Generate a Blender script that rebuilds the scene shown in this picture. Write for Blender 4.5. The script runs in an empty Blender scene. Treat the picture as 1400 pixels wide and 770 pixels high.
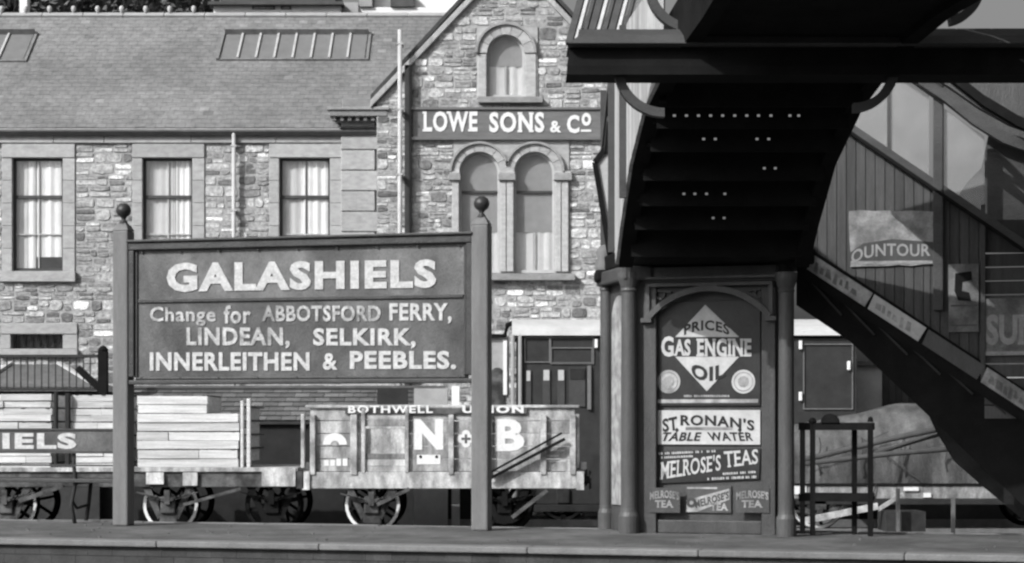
import bpy, math, random
from mathutils import Vector
from mathutils.noise import noise as pnoise

# ------------------------------------------------------------------ camera, sky, sun, exposure
F = 2700.0          # focal length in photograph pixels (photo is 1400 wide)
HZ = 580.0          # row of the horizon
H = 1.93            # eye height above rail level
scene = bpy.context.scene
COL = scene.collection
cd = bpy.data.cameras.new("camera"); cam = bpy.data.objects.new("camera", cd); COL.objects.link(cam)
cam.location = (0, 0, H); cam.rotation_euler = (math.radians(90), 0, 0)
cd.sensor_width = 36.0; cd.lens = F / 1400.0 * 36.0
cd.shift_y = (HZ - 385.0) / 1400.0
cd.clip_start = 0.1; cd.clip_end = 3000
scene.camera = cam

SUN_AZ, SUN_EL = math.radians(47), math.radians(35)     # azimuth measured from behind the camera towards the left
sdir = Vector((-math.sin(SUN_AZ)*math.cos(SUN_EL), -math.cos(SUN_AZ)*math.cos(SUN_EL), math.sin(SUN_EL)))
world = bpy.data.worlds.new("World"); scene.world = world; world.use_nodes = True
wt = world.node_tree; wt.nodes.clear()
wo = wt.nodes.new('ShaderNodeOutputWorld'); wb = wt.nodes.new('ShaderNodeBackground')
sk = wt.nodes.new('ShaderNodeTexSky'); sk.sky_type = 'NISHITA'; sk.sun_disc = False
sk.sun_elevation = SUN_EL
sk.sun_rotation = math.atan2(sdir.x, sdir.y)
sk.dust_density = 8.0; sk.air_density = 1.0; sk.ozone_density = 1.0
bw = wt.nodes.new('ShaderNodeRGBToBW')                  # the photograph is monochrome
wt.links.new(sk.outputs[0], bw.inputs[0]); wt.links.new(bw.outputs[0], wb.inputs[0])
wb.inputs[1].default_value = 0.13
wt.links.new(wb.outputs[0], wo.inputs[0])
sd = bpy.data.lights.new("sun", 'SUN'); sd.energy = 4.2; sd.angle = math.radians(0.6); sd.color = (1, 1, 1)
so = bpy.data.objects.new("sun", sd); COL.objects.link(so)
so.rotation_euler = sdir.to_track_quat('Z', 'Y').to_euler()
scene.view_settings.view_transform = 'Standard'; scene.view_settings.look = 'None'
scene.view_settings.gamma = 1.0; scene.view_settings.exposure = 0.05
scene.render.filter_size = 2.0
scene.cycles.filter_width = 2.4
scene.cycles.max_bounces = 6

rnd = random.Random(7)

# ------------------------------------------------------------------ materials
def mat(name, v, rough=0.75, var=0.25, scale=6.0, stretch=(1, 1, 1), metal=0.0, tone=False, bump=0.25, fine=60.0, blot=None, spec=.3):
    m = bpy.data.materials.new(name); m.use_nodes = True
    nt = m.node_tree; N = nt.nodes; L = nt.links
    b = N['Principled BSDF']; b.inputs['Roughness'].default_value = rough; b.inputs['Specular IOR Level'].default_value = spec; b.inputs['Metallic'].default_value = metal
    tc = N.new('ShaderNodeTexCoord'); geo = N.new('ShaderNodeNewGeometry')
    mp = N.new('ShaderNodeMapping'); mp.inputs['Scale'].default_value = stretch
    L.new(geo.outputs['Position'], mp.inputs['Vector'])
    n1 = N.new('ShaderNodeTexNoise'); n1.inputs['Scale'].default_value = scale; n1.inputs['Detail'].default_value = 6; n1.inputs['Roughness'].default_value = 0.65
    n2 = N.new('ShaderNodeTexNoise'); n2.inputs['Scale'].default_value = fine; n2.inputs['Detail'].default_value = 3
    L.new(mp.outputs[0], n1.inputs['Vector']); L.new(mp.outputs[0], n2.inputs['Vector'])
    mr = N.new('ShaderNodeMapRange'); mr.inputs['From Min'].default_value = 0.3; mr.inputs['From Max'].default_value = 0.7
    mr.inputs['To Min'].default_value = 1 - var; mr.inputs['To Max'].default_value = 1 + var
    L.new(n1.outputs[0], mr.inputs[0])
    mr2 = N.new('ShaderNodeMapRange'); mr2.inputs['From Min'].default_value = 0.3; mr2.inputs['From Max'].default_value = 0.7
    mr2.inputs['To Min'].default_value = 1 - var * .5; mr2.inputs['To Max'].default_value = 1 + var * .5
    L.new(n2.outputs[0], mr2.inputs[0])
    mu = N.new('ShaderNodeMath'); mu.operation = 'MULTIPLY'; L.new(mr.outputs[0], mu.inputs[0]); L.new(mr2.outputs[0], mu.inputs[1])
    last = mu
    if blot:                                            # large blotches (wear, dirt) : (scale, low, high)
        n3 = N.new('ShaderNodeTexNoise'); n3.inputs['Scale'].default_value = blot[0]; n3.inputs['Detail'].default_value = 4
        L.new(mp.outputs[0], n3.inputs['Vector'])
        m3 = N.new('ShaderNodeMapRange'); m3.inputs['From Min'].default_value = 0.38; m3.inputs['From Max'].default_value = 0.62
        m3.inputs['To Min'].default_value = blot[1]; m3.inputs['To Max'].default_value = blot[2]
        L.new(n3.outputs[0], m3.inputs[0])
        q = N.new('ShaderNodeMath'); q.operation = 'MULTIPLY'; L.new(last.outputs[0], q.inputs[0]); L.new(m3.outputs[0], q.inputs[1]); last = q
    if tone:
        at = N.new('ShaderNodeAttribute'); at.attribute_name = 'tone'
        q = N.new('ShaderNodeMath'); q.operation = 'MULTIPLY'; L.new(last.outputs[0], q.inputs[0]); L.new(at.outputs['Fac'], q.inputs[1]); last = q
    q = N.new('ShaderNodeMath'); q.operation = 'MULTIPLY'; q.inputs[1].default_value = v; L.new(last.outputs[0], q.inputs[0])
    q.use_clamp = True
    L.new(q.outputs[0], b.inputs['Base Color'])
    if bump:
        bp = N.new('ShaderNodeBump'); bp.inputs['Strength'].default_value = bump; bp.inputs['Distance'].default_value = 0.02
        ad = N.new('ShaderNodeMath'); ad.operation = 'ADD'; L.new(n1.outputs[0], ad.inputs[0]); L.new(n2.outputs[0], ad.inputs[1])
        L.new(ad.outputs[0], bp.inputs['Height']); L.new(bp.outputs[0], b.inputs['Normal'])
    return m

def glass(name, clear, dirt, gloss=0.08):
    m = bpy.data.materials.new(name); m.use_nodes = True
    nt = m.node_tree; N = nt.nodes; L = nt.links; N.clear()
    out = N.new('ShaderNodeOutputMaterial'); tr = N.new('ShaderNodeBsdfTransparent')
    df = N.new('ShaderNodeBsdfDiffuse'); df.inputs[0].default_value = (dirt, dirt, dirt, 1)
    gl = N.new('ShaderNodeBsdfGlossy'); gl.inputs['Roughness'].default_value = 0.12
    m1 = N.new('ShaderNodeMixShader'); m2 = N.new('ShaderNodeMixShader'); m2.inputs[0].default_value = gloss
    no = N.new('ShaderNodeTexNoise'); no.inputs['Scale'].default_value = 5; no.inputs['Detail'].default_value = 5
    geo = N.new('ShaderNodeNewGeometry'); L.new(geo.outputs['Position'], no.inputs['Vector'])
    mr = N.new('ShaderNodeMapRange'); mr.inputs['From Min'].default_value = .3; mr.inputs['From Max'].default_value = .7
    mr.inputs['To Min'].default_value = (1-clear)*0.7; mr.inputs['To Max'].default_value = (1-clear)*1.3
    L.new(no.outputs[0], mr.inputs[0]); L.new(mr.outputs[0], m1.inputs[0])
    L.new(tr.outputs[0], m1.inputs[1]); L.new(df.outputs[0], m1.inputs[2])
    L.new(m1.outputs[0], m2.inputs[1]); L.new(gl.outputs[0], m2.inputs[2]); L.new(m2.outputs[0], out.inputs[0])
    return m

M = {
 'stone': mat('rubble_stone', 1.2, .9, .5, 13, tone=True, bump=.7, fine=45),
 'mortar': mat('lime_mortar', .31, .95, .35, 12, bump=.5),
 'ashlar': mat('dressed_stone', .33, .85, .2, 6, tone=True, bump=.25, stretch=(1, 1, 2)),
 'slate': mat('roof_slate', .16, .8, .26, 6, tone=True, bump=.3, blot=(.5, .86, 1.14)),
 'lead': mat('lead_flashing', .30, .6, .15, 3),
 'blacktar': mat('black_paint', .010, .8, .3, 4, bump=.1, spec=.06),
 'darkiron': mat('dark_iron', .03, .6, .3, 8, bump=.2, spec=.15),
 'curtain': mat('linen_curtain', .80, .9, .10, 2, stretch=(6, 6, .3), bump=0),
 'linen': mat('grey_linen', .58, .9, .12, 2, stretch=(5, 5, .3), bump=0),
 'blind': mat('painted_blind', .24, .9, .15, 3, bump=0),
 'sash': mat('dark_sash_paint', .05, .5, .2, 5),
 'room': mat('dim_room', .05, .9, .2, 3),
 'pipe': mat('pale_pipe_paint', .40, .5, .15, 5),
 'fascia': mat('fascia_board_paint', .135, .7, .2, 4, stretch=(.4, 1, 3)),
 'white': mat('white_lettering', .66, .7, .10, 14, bump=.05),
 'worn': mat('worn_white_lettering', .42, .75, .26, 22, bump=.1),
 'worn2': mat('faded_lettering', .33, .8, .5, 14, bump=.1, blot=(3.0, .7, 1.15)),
 'signpaint': mat('sign_board_paint', .10, .6, .30, 5, blot=(1.6, .66, 1.4), stretch=(1, 1, .7)),
 'signlow': mat('sign_board_lower_paint', .068, .6, .32, 5, blot=(1.9, .66, 1.45), stretch=(1, 1, .7)),
 'signframe': mat('sign_frame_paint', .04, .5, .3, 5),
 'post': mat('sign_post_wood', .135, .7, .18, 4, stretch=(3, 3, .5)),
 'finial': mat('finial_iron', .03, .4, .2, 8),
 'paving': mat('platform_surface', .095, .9, .3, 7, bump=.8, blot=(1.3, .75, 1.25)),
 'coping': mat('coping_stone', .15, .85, .18, 5, tone=True, bump=.3),
 'pface': mat('platform_wall_brick', .045, .9, .3, 4, tone=True),
 'ballast': mat('ballast', .11, .95, .5, 9, bump=1.0),
 'rail': mat('rail_steel', .25, .35, .2, 6, metal=.6),
 'sleeper': mat('tarred_sleeper', .05, .9, .3, 5),
 'timber': mat('sawn_timber', .54, .8, .26, 4, stretch=(.35, 1, 5), tone=True, bump=.2),
 'wagon': mat('grey_wagon_paint', .37, .75, .42, 7, tone=True, bump=.35, blot=(2.6, .6, 1.25), stretch=(1.4, 1.4, .6)),
 'wagoniron': mat('wagon_ironwork', .40, .65, .35, 7, blot=(3, .5, 1.2)),
 'under': mat('wagon_underframe', .07, .8, .4, 6, blot=(3, .5, 1.3)),
 'dark': mat('sooty_wood_and_shade', .02, .8, .35, 4, tone=True),  # also colours the plate and boarding that imitate shade under the stair
 'rim': mat('white_tyre', .72, .6, .1, 6),
 'kiosk': mat('pier_casing_paint', .050, .5, .24, 4, stretch=(1.5, 1.5, .5), blot=(1.1, .85, 1.2)),
 'kioskl': mat('pier_column_paint', .066, .42, .2, 4, stretch=(1.5, 1.5, .5)),
 'enamel_dark': mat('dark_enamel', .025, .35, .3, 6, bump=.05),
 'enamel_white': mat('pale_enamel', .42, .4, .14, 9, bump=.05),
 'enamel_grey': mat('grey_enamel', .28, .5, .2, 12, bump=.05, blot=(6, .7, 1.2)),
 'enamel_black': mat('black_letter_enamel', .02, .4, .2, 8, bump=0),
 'paper': mat('weathered_poster_paper', .22, .85, .3, 8, bump=.2, blot=(5, .65, 1.25)),
 'paperdim': mat('dim_poster_paper', .135, .85, .3, 8, bump=.1, blot=(5, .7, 1.25)),
 'letdim': mat('poster_letter_pale', .26, .85, .2, 12, bump=0),
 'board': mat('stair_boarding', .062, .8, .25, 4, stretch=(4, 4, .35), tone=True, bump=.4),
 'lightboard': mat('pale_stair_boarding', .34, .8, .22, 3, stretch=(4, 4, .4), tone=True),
 'beam': mat('bridge_beam_paint', .05, .6, .25, 3, stretch=(.6, 1, 2)),
 'bark': mat('tree_bark', .09, .9, .4, 8),
 'leaf': mat('foliage', .075, .8, .25, 3, tone=True, bump=0),
 'harl': mat('white_harling', .72, .9, .08, 3),
 'harlg': mat('grey_harling', .30, .9, .15, 3),
 'roofdark': mat('dark_roof', .07, .8, .25, 3, tone=True),
 'canvas': mat('canvas_wagon_sheet', .075, .85, .4, 3.5, bump=1.0, blot=(1.6, .55, 1.45), stretch=(1, 1, .5)),
 'carroof': mat('carriage_roof_canvas', .42, .8, .12, 3),
 'car': mat('carriage_paint', .032, .4, .25, 4, tone=True),
 'carlin': mat('carriage_beading', .13, .5, .15, 5),
 'pole': mat('wooden_pole', .05, .8, .25, 5),
 'glass': glass('window_glass', .93, .3, .05),
 'dirty': glass('dirty_glass', .80, .42, .04),
}

# ------------------------------------------------------------------ frames and mesh building
class Frame:
    """plane with origin o, horizontal u, up v, outward n; px(px,py) = where a ray through a photo pixel meets it"""
    def __init__(s, o, u, v, n): s.o, s.u, s.v, s.n = Vector(o), Vector(u).normalized(), Vector(v).normalized(), Vector(n).normalized()
    def w(s, U, V, N=0.0): return s.o + s.u*U + s.v*V + s.n*N
    def px(s, px, py):
        d = Vector(((px-700)/F, 1, (HZ-py)/F)); c = Vector((0, 0, H))
        t = (s.o-c).dot(s.n) / d.dot(s.n); q = c + d*t - s.o
        return q.dot(s.u), q.dot(s.v)
def wallframe(D0, sl=0.0):
    return Frame((0, D0, 0), (1, sl, 0), (0, 0, 1), (sl, -1, 0))
def P(px, py, D): return Vector(((px-700)*D/F, D, (HZ-py)*D/F + H))

LOC = {}
def wloc(o):
    return LOC.get(o.name, Vector((0, 0, 0))) if o else Vector((0, 0, 0))

class MB:
    def __init__(s): s.v = []; s.f = []; s.t = []; s.tone = 1.0; s.smooth = False
    def add(s, vs, fs):
        b = len(s.v); s.v += [Vector(q) for q in vs]
        for f in fs: s.f.append([b+i for i in f]); s.t.append(s.tone)
    def hexa(s, p):   # p: 4 back + 4 front corner points
        s.add(p, [(0,3,2,1),(4,5,6,7),(0,1,5,4),(1,2,6,5),(2,3,7,6),(3,0,4,7)])
    def box(s, fr, U0, U1, V0, V1, N0, N1):
        w = fr.w
        s.hexa([w(U0,V0,N0),w(U1,V0,N0),w(U1,V1,N0),w(U0,V1,N0),w(U0,V0,N1),w(U1,V0,N1),w(U1,V1,N1),w(U0,V1,N1)])
    def boxpx(s, fr, x0, y0, x1, y1, N0, N1):   # pixel rectangle measured on the photo
        a = fr.px(x0, y0); b = fr.px(x1, y0); c = fr.px(x1, y1); d = fr.px(x0, y1)
        s.box(fr, (a[0]+d[0])/2, (b[0]+c[0])/2, (c[1]+d[1])/2, (a[1]+b[1])/2, N0, N1)
    def prism(s, fr, pts, N0, N1):
        n = len(pts)
        vs = [fr.w(u, v, N0) for u, v in pts] + [fr.w(u, v, N1) for u, v in pts]
        s.add(vs, [list(range(n-1, -1, -1)), list(range(n, 2*n))] + [(i, (i+1) % n, n+(i+1) % n, n+i) for i in range(n)])
    def prismpx(s, fr, pts, N0, N1): s.prism(fr, [fr.px(*p) for p in pts], N0, N1)
    def wbox(s, x0, x1, y0, y1, z0, z1):
        s.hexa([(x0,y1,z0),(x1,y1,z0),(x1,y1,z1),(x0,y1,z1),(x0,y0,z0),(x1,y0,z0),(x1,y0,z1),(x0,y0,z1)])
    def bar(s, a, b, w, h=None, up=(0, 0, 1)):
        a, b = Vector(a), Vector(b); h = w if h is None else h
        d = (b-a).normalized(); upv = Vector(up)
        if abs(d.dot(upv)) > .98: upv = Vector((0, 1, 0))
        r = d.cross(upv).normalized()*w/2; q = r.cross(d).normalized()*h/2
        s.hexa([a-r-q, a+r-q, a+r+q, a-r+q, b-r-q, b+r-q, b+r+q, b-r+q])
    def tube(s, pts, r, n=8, cap=True):
        pts = [Vector(p) for p in pts]; base = len(s.v); rr = r if isinstance(r, (list, tuple)) else [r]*len(pts)
        ref = Vector((0.3, 0.2, 1)).normalized()
        for i, p in enumerate(pts):
            d = (pts[min(i+1, len(pts)-1)] - pts[max(i-1, 0)]).normalized()
            rf = ref if abs(d.dot(ref)) < .95 else Vector((1, 0, 0))
            a = d.cross(rf).normalized(); b = d.cross(a)
            for k in range(n):
                t = 2*math.pi*k/n; s.v.append(p + (a*math.cos(t)+b*math.sin(t))*rr[i])
        for i in range(len(pts)-1):
            for k in range(n):
                s.f.append([base+i*n+k, base+i*n+(k+1) % n, base+(i+1)*n+(k+1) % n, base+(i+1)*n+k]); s.t.append(s.tone)
        if cap:
            s.f.append([base+k for k in range(n-1, -1, -1)]); s.t.append(s.tone)
            e = base+(len(pts)-1)*n; s.f.append([e+k for k in range(n)]); s.t.append(s.tone)
    def lathe(s, c, prof, n=16, axis='Z'):
        c = Vector(c); base = len(s.v)
        for r, h in prof:
            for k in range(n):
                t = 2*math.pi*k/n
                if axis == 'Z': s.v.append(c+Vector((r*math.cos(t), r*math.sin(t), h)))
                else: s.v.append(c+Vector((r*math.cos(t), h, r*math.sin(t))))
        for i in range(len(prof)-1):
            for k in range(n):
                s.f.append([base+i*n+k, base+i*n+(k+1) % n, base+(i+1)*n+(k+1) % n, base+(i+1)*n+k]); s.t.append(s.tone)
    def loft(s, secs, close=True):
        n = len(secs[0]); base = len(s.v)
        for sec in secs: s.v += [Vector(p) for p in sec]
        for i in range(len(secs)-1):
            for k in range(n if close else n-1):
                s.f.append([base+i*n+k, base+i*n+(k+1) % n, base+(i+1)*n+(k+1) % n, base+(i+1)*n+k]); s.t.append(s.tone)
        if close:
            s.f.append([base+k for k in range(n-1, -1, -1)]); s.t.append(s.tone)
            e = base+(len(secs)-1)*n; s.f.append([e+k for k in range(n)]); s.t.append(s.tone)
    def build(s, name, m, parent=None, bevel=0.0, smooth=False, loc=None, label=None):
        me = bpy.data.meshes.new(name)
        o = bpy.data.objects.new(name, me)
        if parent is None and loc is None:
            xs = [v.x for v in s.v]; ys = [v.y for v in s.v]; zs = [v.z for v in s.v]
            loc = Vector(((min(xs)+max(xs))/2, (min(ys)+max(ys))/2, min(zs)))
        off = wloc(parent) if parent else Vector(loc)
        me.from_pydata([v-off for v in s.v], [], s.f); 
        me.materials.append(M[m] if isinstance(m, str) else m)
        at = me.attributes.new('tone', 'FLOAT', 'FACE'); at.data.foreach_set('value', s.t)
        COL.objects.link(o)
        if smooth: me.polygons.foreach_set('use_smooth', [True]*len(me.polygons))
        if parent: o.parent = parent; LOC[o.name] = off
        else: o.location = off; LOC[o.name] = off
        if bevel:
            b = o.modifiers.new('bevel', 'BEVEL'); b.width = bevel; b.segments = 2; b.limit_method = 'ANGLE'
        if label: o['label'] = label
        me.update()
        return o

def tag(o, label=None, cat=None, group=None, kind=None):
    if label: o['label'] = label
    if cat: o['category'] = cat
    if group: o['group'] = group
    if kind: o['kind'] = kind
    return o
def thing(name, loc, label, cat, group=None):
    o = bpy.data.objects.new(name, None); COL.objects.link(o); o.location = loc; o.empty_display_size = .2
    LOC[o.name] = Vector(loc); return tag(o, label, cat, group)

# text: geometry of the built-in typeface, bent by map (a,b in 0..1) onto a frame
SER = {  # slab serif feet, as (x fraction, row) per letter, row 0 base / 1 top
 'L':[(0.12,0),(0.12,1)],'E':[(.12,0),(.12,1)],'N':[(.1,0),(.1,1),(.9,1),(.9,0)],'I':[(.5,0),(.5,1)],'T':[(.5,0)],
 'R':[(.12,0),(.12,1),(.9,0)],'A':[(.08,0),(.92,0)],'M':[(.08,0),(.92,0),(.08,1),(.92,1)],'W':[(.05,1),(.95,1)],'B':[(.1,0),(.1,1)],
 'P':[(.12,0),(.12,1)],'H':[(.1,0),(.1,1),(.9,0),(.9,1)],'D':[(.1,0),(.1,1)],'O':[],'S':[],'C':[],'G':[(.88,0)],
}
def glyph_mesh(s, weight, serif, extr, space, caps):
    """list of (verts2d+z, faces) in text units"""
    cu = bpy.data.curves.new('lettering_curve', 'FONT'); cu.body = s; cu.size = 1; cu.offset = weight; cu.extrude = extr
    cu.space_character = space; cu.resolution_u = 3
    if caps: cu.small_caps_scale = caps; [setattr(cu.body_format[i], 'use_small_caps', True) for i in range(len(s))]
    ob = bpy.data.objects.new('lettering_curve', cu); COL.objects.link(ob)
    bpy.context.view_layer.update()
    me = bpy.data.meshes.new_from_object(ob.evaluated_get(bpy.context.evaluated_depsgraph_get()))
    vs = [v.co.copy() for v in me.vertices]; fs = [list(p.vertices) for p in me.polygons]
    bpy.data.objects.remove(ob); bpy.data.curves.remove(cu); bpy.data.meshes.remove(me)
    return vs, fs
def lettering(fr, s, mapf, m, parent, N=0.0, thick=.006, weight=.03, serif=False, space=1.05, name='lettering', label=None):
    """mapf(a,b)->(U,V). One mesh for the line."""
    vs, fs = glyph_mesh(s, weight, serif, .01, space, 0)
    x0 = min(v.x for v in vs); x1 = max(v.x for v in vs); y0 = min(v.y for v in vs); y1 = max(v.y for v in vs)
    if serif:
        # add slab serifs glyph by glyph: letters measured one at a time
        xc = 0.0; h = y1-y0
        adv = []
        for i in range(len(s)):
            if s[i] == ' ': adv.append(None); continue
            pre, _ = glyph_mesh(s[:i+1], weight, False, 0, space, 0); own, _ = glyph_mesh(s[i], weight, False, 0, space, 0)
            wd = max(v.x for v in own)-min(v.x for v in own); mx = max(v.x for v in pre)
            adv.append((mx-wd, mx, min(v.y for v in own), max(v.y for v in own)))
        for ch, a in zip(s, adv):
            if a is None or ch not in SER: continue
            gw = a[1]-a[0]
            for (xf, row) in SER[ch]:
                cx = a[0]+gw*xf; hw = .115 if ch != 'I' else .14
                ya, yb = ((a[2], a[2]+.085) if row == 0 else (a[3]-.085, a[3]))
                b = len(vs)
                for z in (-.01, .012):
                    vs += [Vector((cx-hw, ya, z)), Vector((cx+hw, ya, z)), Vector((cx+hw, yb, z)), Vector((cx-hw, yb, z))]
                fs += [[b+4, b+5, b+6, b+7], [b, b+1, b+5, b+4], [b+1, b+2, b+6, b+5], [b+2, b+3, b+7, b+6], [b+3, b, b+4, b+7]]
        x0 = min(v.x for v in vs); x1 = max(v.x for v in vs)
    mb = MB()
    out = []
    for v in vs:
        U, V = mapf((v.x-x0)/(x1-x0), (v.y-y0)/(y1-y0)); out.append(fr.w(U, V, N + thick*(.5+v.z*50)))
    mb.add(out, fs)
    return mb.build(name, m, parent, label=label)
def quad(fr, x0, y0, x1, y1, x2=None, y2=None, x3=None, y3=None):
    """map onto the photo quadrilateral: top-left, top-right, bottom-right, bottom-left (or two corners)"""
    if x2 is None: c = [(x0, y0), (x1, y0), (x1, y1), (x0, y1)]
    else: c = [(x0, y0), (x1, y1), (x2, y2), (x3, y3)]
    A, B, C_, D_ = [fr.px(*q) for q in c]
    def f(a, b):
        return tuple((1-a)*(1-b)*D_[i]+a*(1-b)*C_[i]+a*b*B[i]+(1-a)*b*A[i] for i in (0, 1))
    return f
def arcmap(fr, x0, y0, x1, y1, sag):
    g = quad(fr, x0, y0, x1, y1); k = abs(fr.px(x0, y0)[1]-fr.px(x0, y0+sag)[1])
    return lambda a, b: (g(a, b)[0], g(a, b)[1] - k*(2*a-1)**2)

def dashes(fr, x0, y0, x1, y1, hpx, m, parent, seed, N=.023):
    r = random.Random(seed); mb = MB(); x = x0
    while x < x1-1:
        w_ = r.uniform(1.0, 2.6); t = (x-x0)/(x1-x0); y = y0+(y1-y0)*t
        if r.random() > .16: mb.prismpx(fr, [(x, y+hpx), (min(x+w_, x1), y+hpx), (min(x+w_, x1)-r.uniform(0, .5), y+r.uniform(0, .8)), (x, y)], N, N+.003)
        x += w_+r.uniform(.5, .9)
    o = mb.build('small_print', m, parent); o['kind'] = 'stuff'; return o

# ------------------------------------------------------------------ stone walling
def stone_cell(mb, fr, u0, u1, v0, v1, r, proud):
    j = .007; u0 += j; u1 -= j; v0 += j; v1 -= j
    w, h = u1-u0, v1-v0; a = min(w, h)*.16
    R = lambda k: r.uniform(-k, k)
    o = [(u0+abs(R(a)), v0+abs(R(a))), (u0+w*.5+R(a), v0+R(.012)), (u1-abs(R(a)), v0+abs(R(a))), (u1+R(.010), v0+h*.5+R(a)),
         (u1-abs(R(a)), v1-abs(R(a))), (u0+w*.5+R(a), v1+R(.012)), (u0+abs(R(a)), v1-abs(R(a))), (u0+R(.010), v0+h*.5+R(a))]
    cu, cv = (u0+u1)/2, (v0+v1)/2
    vs = [fr.w(p[0], p[1], -.02) for p in o] + [fr.w(cu+(p[0]-cu)*.9, cv+(p[1]-cv)*.84, proud+R(.008)) for p in o]
    fs = [list(range(8, 16))] + [(i, (i+1) % 8, 8+(i+1) % 8, 8+i) for i in range(8)]
    mb.add(vs, fs)
def rubble(fr, U0, U1, V0, V1, holes, parent, seed, inside=None, vis=None, nmax=298, ch=(.15, .30), sw=(.22, .62)):
    r = random.Random(seed); cells = []
    brk = sorted(set([V0, V1] + [h[2] for h in holes] + [h[3] for h in holes])); brk = [b for b in brk if V0 <= b <= V1]
    bands = []
    for a, b in zip(brk, brk[1:]):
        y = a
        while b-y > 1e-4:
            hh = r.uniform(ch[0]*1.3, ch[1]*1.5)
            if b-(y+hh) < ch[0]: hh = b-y
            bands.append((y, y+hh)); y += hh
    for v0, v1 in bands:
        spans = [(U0, U1)]; vm = (v0+v1)/2
        for h in holes:
            if h[2] < vm < h[3]:
                ns = []
                for a, b in spans:
                    if h[1] <= a or h[0] >= b: ns.append((a, b)); continue
                    if h[0] > a: ns.append((a, h[0]))
                    if h[1] < b: ns.append((h[1], b))
                spans = ns
        for a, b in spans:
            x = a
            while b-x > 1e-3:
                ww = r.uniform(*sw)
                if b-(x+ww) < sw[0]*.6: ww = b-x
                hh = v1-v0
                if hh > ch[0]*1.45 and r.random() < .62:          # sneck: split the height
                    m_ = v0+hh*r.uniform(.36, .64)
                    for (c0, c1) in ((v0, m_), (m_, v1)):
                        if ww > .42 and r.random() < .5:
                            q = x+ww*r.uniform(.35, .65); cells += [(x, q, c0, c1), (q, x+ww, c0, c1)]
                        else: cells.append((x, x+ww, c0, c1))
                else: cells.append((x, x+ww, v0, v1))
                x += ww
    if inside: cells = [c for c in cells if inside((c[0]+c[1])/2, (c[2]+c[3])/2)]
    def tone():
        q = r.random()
        if q < .09: return r.uniform(.42, .62)
        if q < .40: return r.uniform(.30, .40)
        if q < .80: return r.uniform(.19, .29)
        return r.uniform(.10, .17)
    key = lambda c: -(c[1]-c[0])*(c[3]-c[2])
    front = sorted([c for c in cells if (vis is None or vis((c[0]+c[1])/2, (c[2]+c[3])/2))], key=key)[:nmax]
    fset = set(front)
    for c in front:
        mb = MB(); mb.tone = tone(); stone_cell(mb, fr, *c, r, r.uniform(.004, .022)); mb.build('stone', 'stone', parent)
    mb = MB()
    for c in cells:
        if c in fset: continue
        mb.tone = tone(); stone_cell(mb, fr, *c, r, r.uniform(.004, .022))
    if mb.v: mb.build('rubble_stones', 'stone', parent)['kind'] = 'stuff'

def backing(fr, U0, U1, V0, V1, holes, N0, N1, mb, top=None):
    """solid wall with rectangular holes, in non overlapping boxes"""
    ys = sorted(set([V0, V1]+[h[2] for h in holes if V0 < h[2] < V1]+[h[3] for h in holes if V0 < h[3] < V1]))
    for a, b in zip(ys, ys[1:]):
        m_ = (a+b)/2; x = U0
        for h in sorted([h for h in holes if h[2] < m_ < h[3]]):
            if h[0] > x: mb.box(fr, x, h[0], a, b, N0, N1)
            x = max(x, h[1])
        if x < U1: mb.box(fr, x, U1, a, b, N0, N1)

def curtain(fr, x0, x1, v0, v1, N, parent, seed, folds=9, gap=None, m='curtain', name='curtain'):
    r = random.Random(seed); mb = MB(); n = folds*6; ph = r.uniform(0, 6)
    a, b = [], []
    for i in range(n+1):
        t = i/n; u = x0+(x1-x0)*t; d = .012*math.sin(t*folds*6.28+ph)+.008*math.sin(t*folds*2.7+ph*2)
        a.append(fr.w(u, v0, N+d)); b.append(fr.w(u, v1, N+d))
    mb.loft([a, b], close=False); return mb.build(name, m, parent, smooth=True)

def half_arch(mb, fr, cx, r, vs, v0, v1, u0, u1, N0, N1, n=10):
    """masonry panel u0..u1, v0..v1 with a round headed opening"""
    for s_, ue in ((-1, u0), (1, u1)):
        arc = [(cx+s_*r*math.cos(t), vs+r*math.sin(t)) for t in [math.pi/2*i/n for i in range(n+1)]]
        pts = [(ue, v0), (cx+s_*r, v0)] + arc + [(cx, v1), (ue, v1)]
        if s_ > 0: pts = pts[::-1]
        mb.prism(fr, pts, N0, N1)
def arch_shape(cx, r, vs, v0, n=14):
    return [(cx-r, v0), (cx+r, v0)] + [(cx+r*math.cos(t), vs+r*math.sin(t)) for t in [math.pi*i/n for i in range(n+1)]]
def ring(mb, fr, cx, vs, r0, r1, a0, a1, N0, N1, n=12):
    for i in range(n):
        t0, t1 = a0+(a1-a0)*i/n, a0+(a1-a0)*(i+1)/n
        mb.prism(fr, [(cx+r0*math.cos(t0), vs+r0*math.sin(t0)), (cx+r1*math.cos(t0), vs+r1*math.sin(t0)),
                      (cx+r1*math.cos(t1), vs+r1*math.sin(t1)), (cx+r0*math.cos(t1), vs+r0*math.sin(t1))], N0, N1)

# ------------------------------------------------------------------ ground and tracks
mb = MB()
mb.add([(-600, -40, 0), (600, -40, 0), (600, 1600, 0), (-600, 1600, 0)], [(0, 1, 2, 3)])
tag(mb.build('ground', 'ballast', loc=(0, 0, 0)), kind='structure')
def track(D, x0, x1, sl=0.0):
    t = MB(); k = MB()
    for dd in (-.72, .72): t.bar((x0, D+dd+sl*x0, .10), (x1, D+dd+sl*x1, .10), .07, .14)
    x = x0
    while x < x1: k.bar((x, D-1.3+sl*x, .0), (x, D+1.3+sl*x, .0), .25, .06); x += .8
    a = tag(t.build('railway_track', 'rail', loc=(0, D, 0)), kind='structure')
    k.build('sleepers', 'sleeper', a)['kind'] = 'stuff'
    return a
track(32.6, -14, 10); track(37.2, -14, 12); track(13.9, -10, 8, -.27); track(11.0, -8, 8, -.27)

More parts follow.
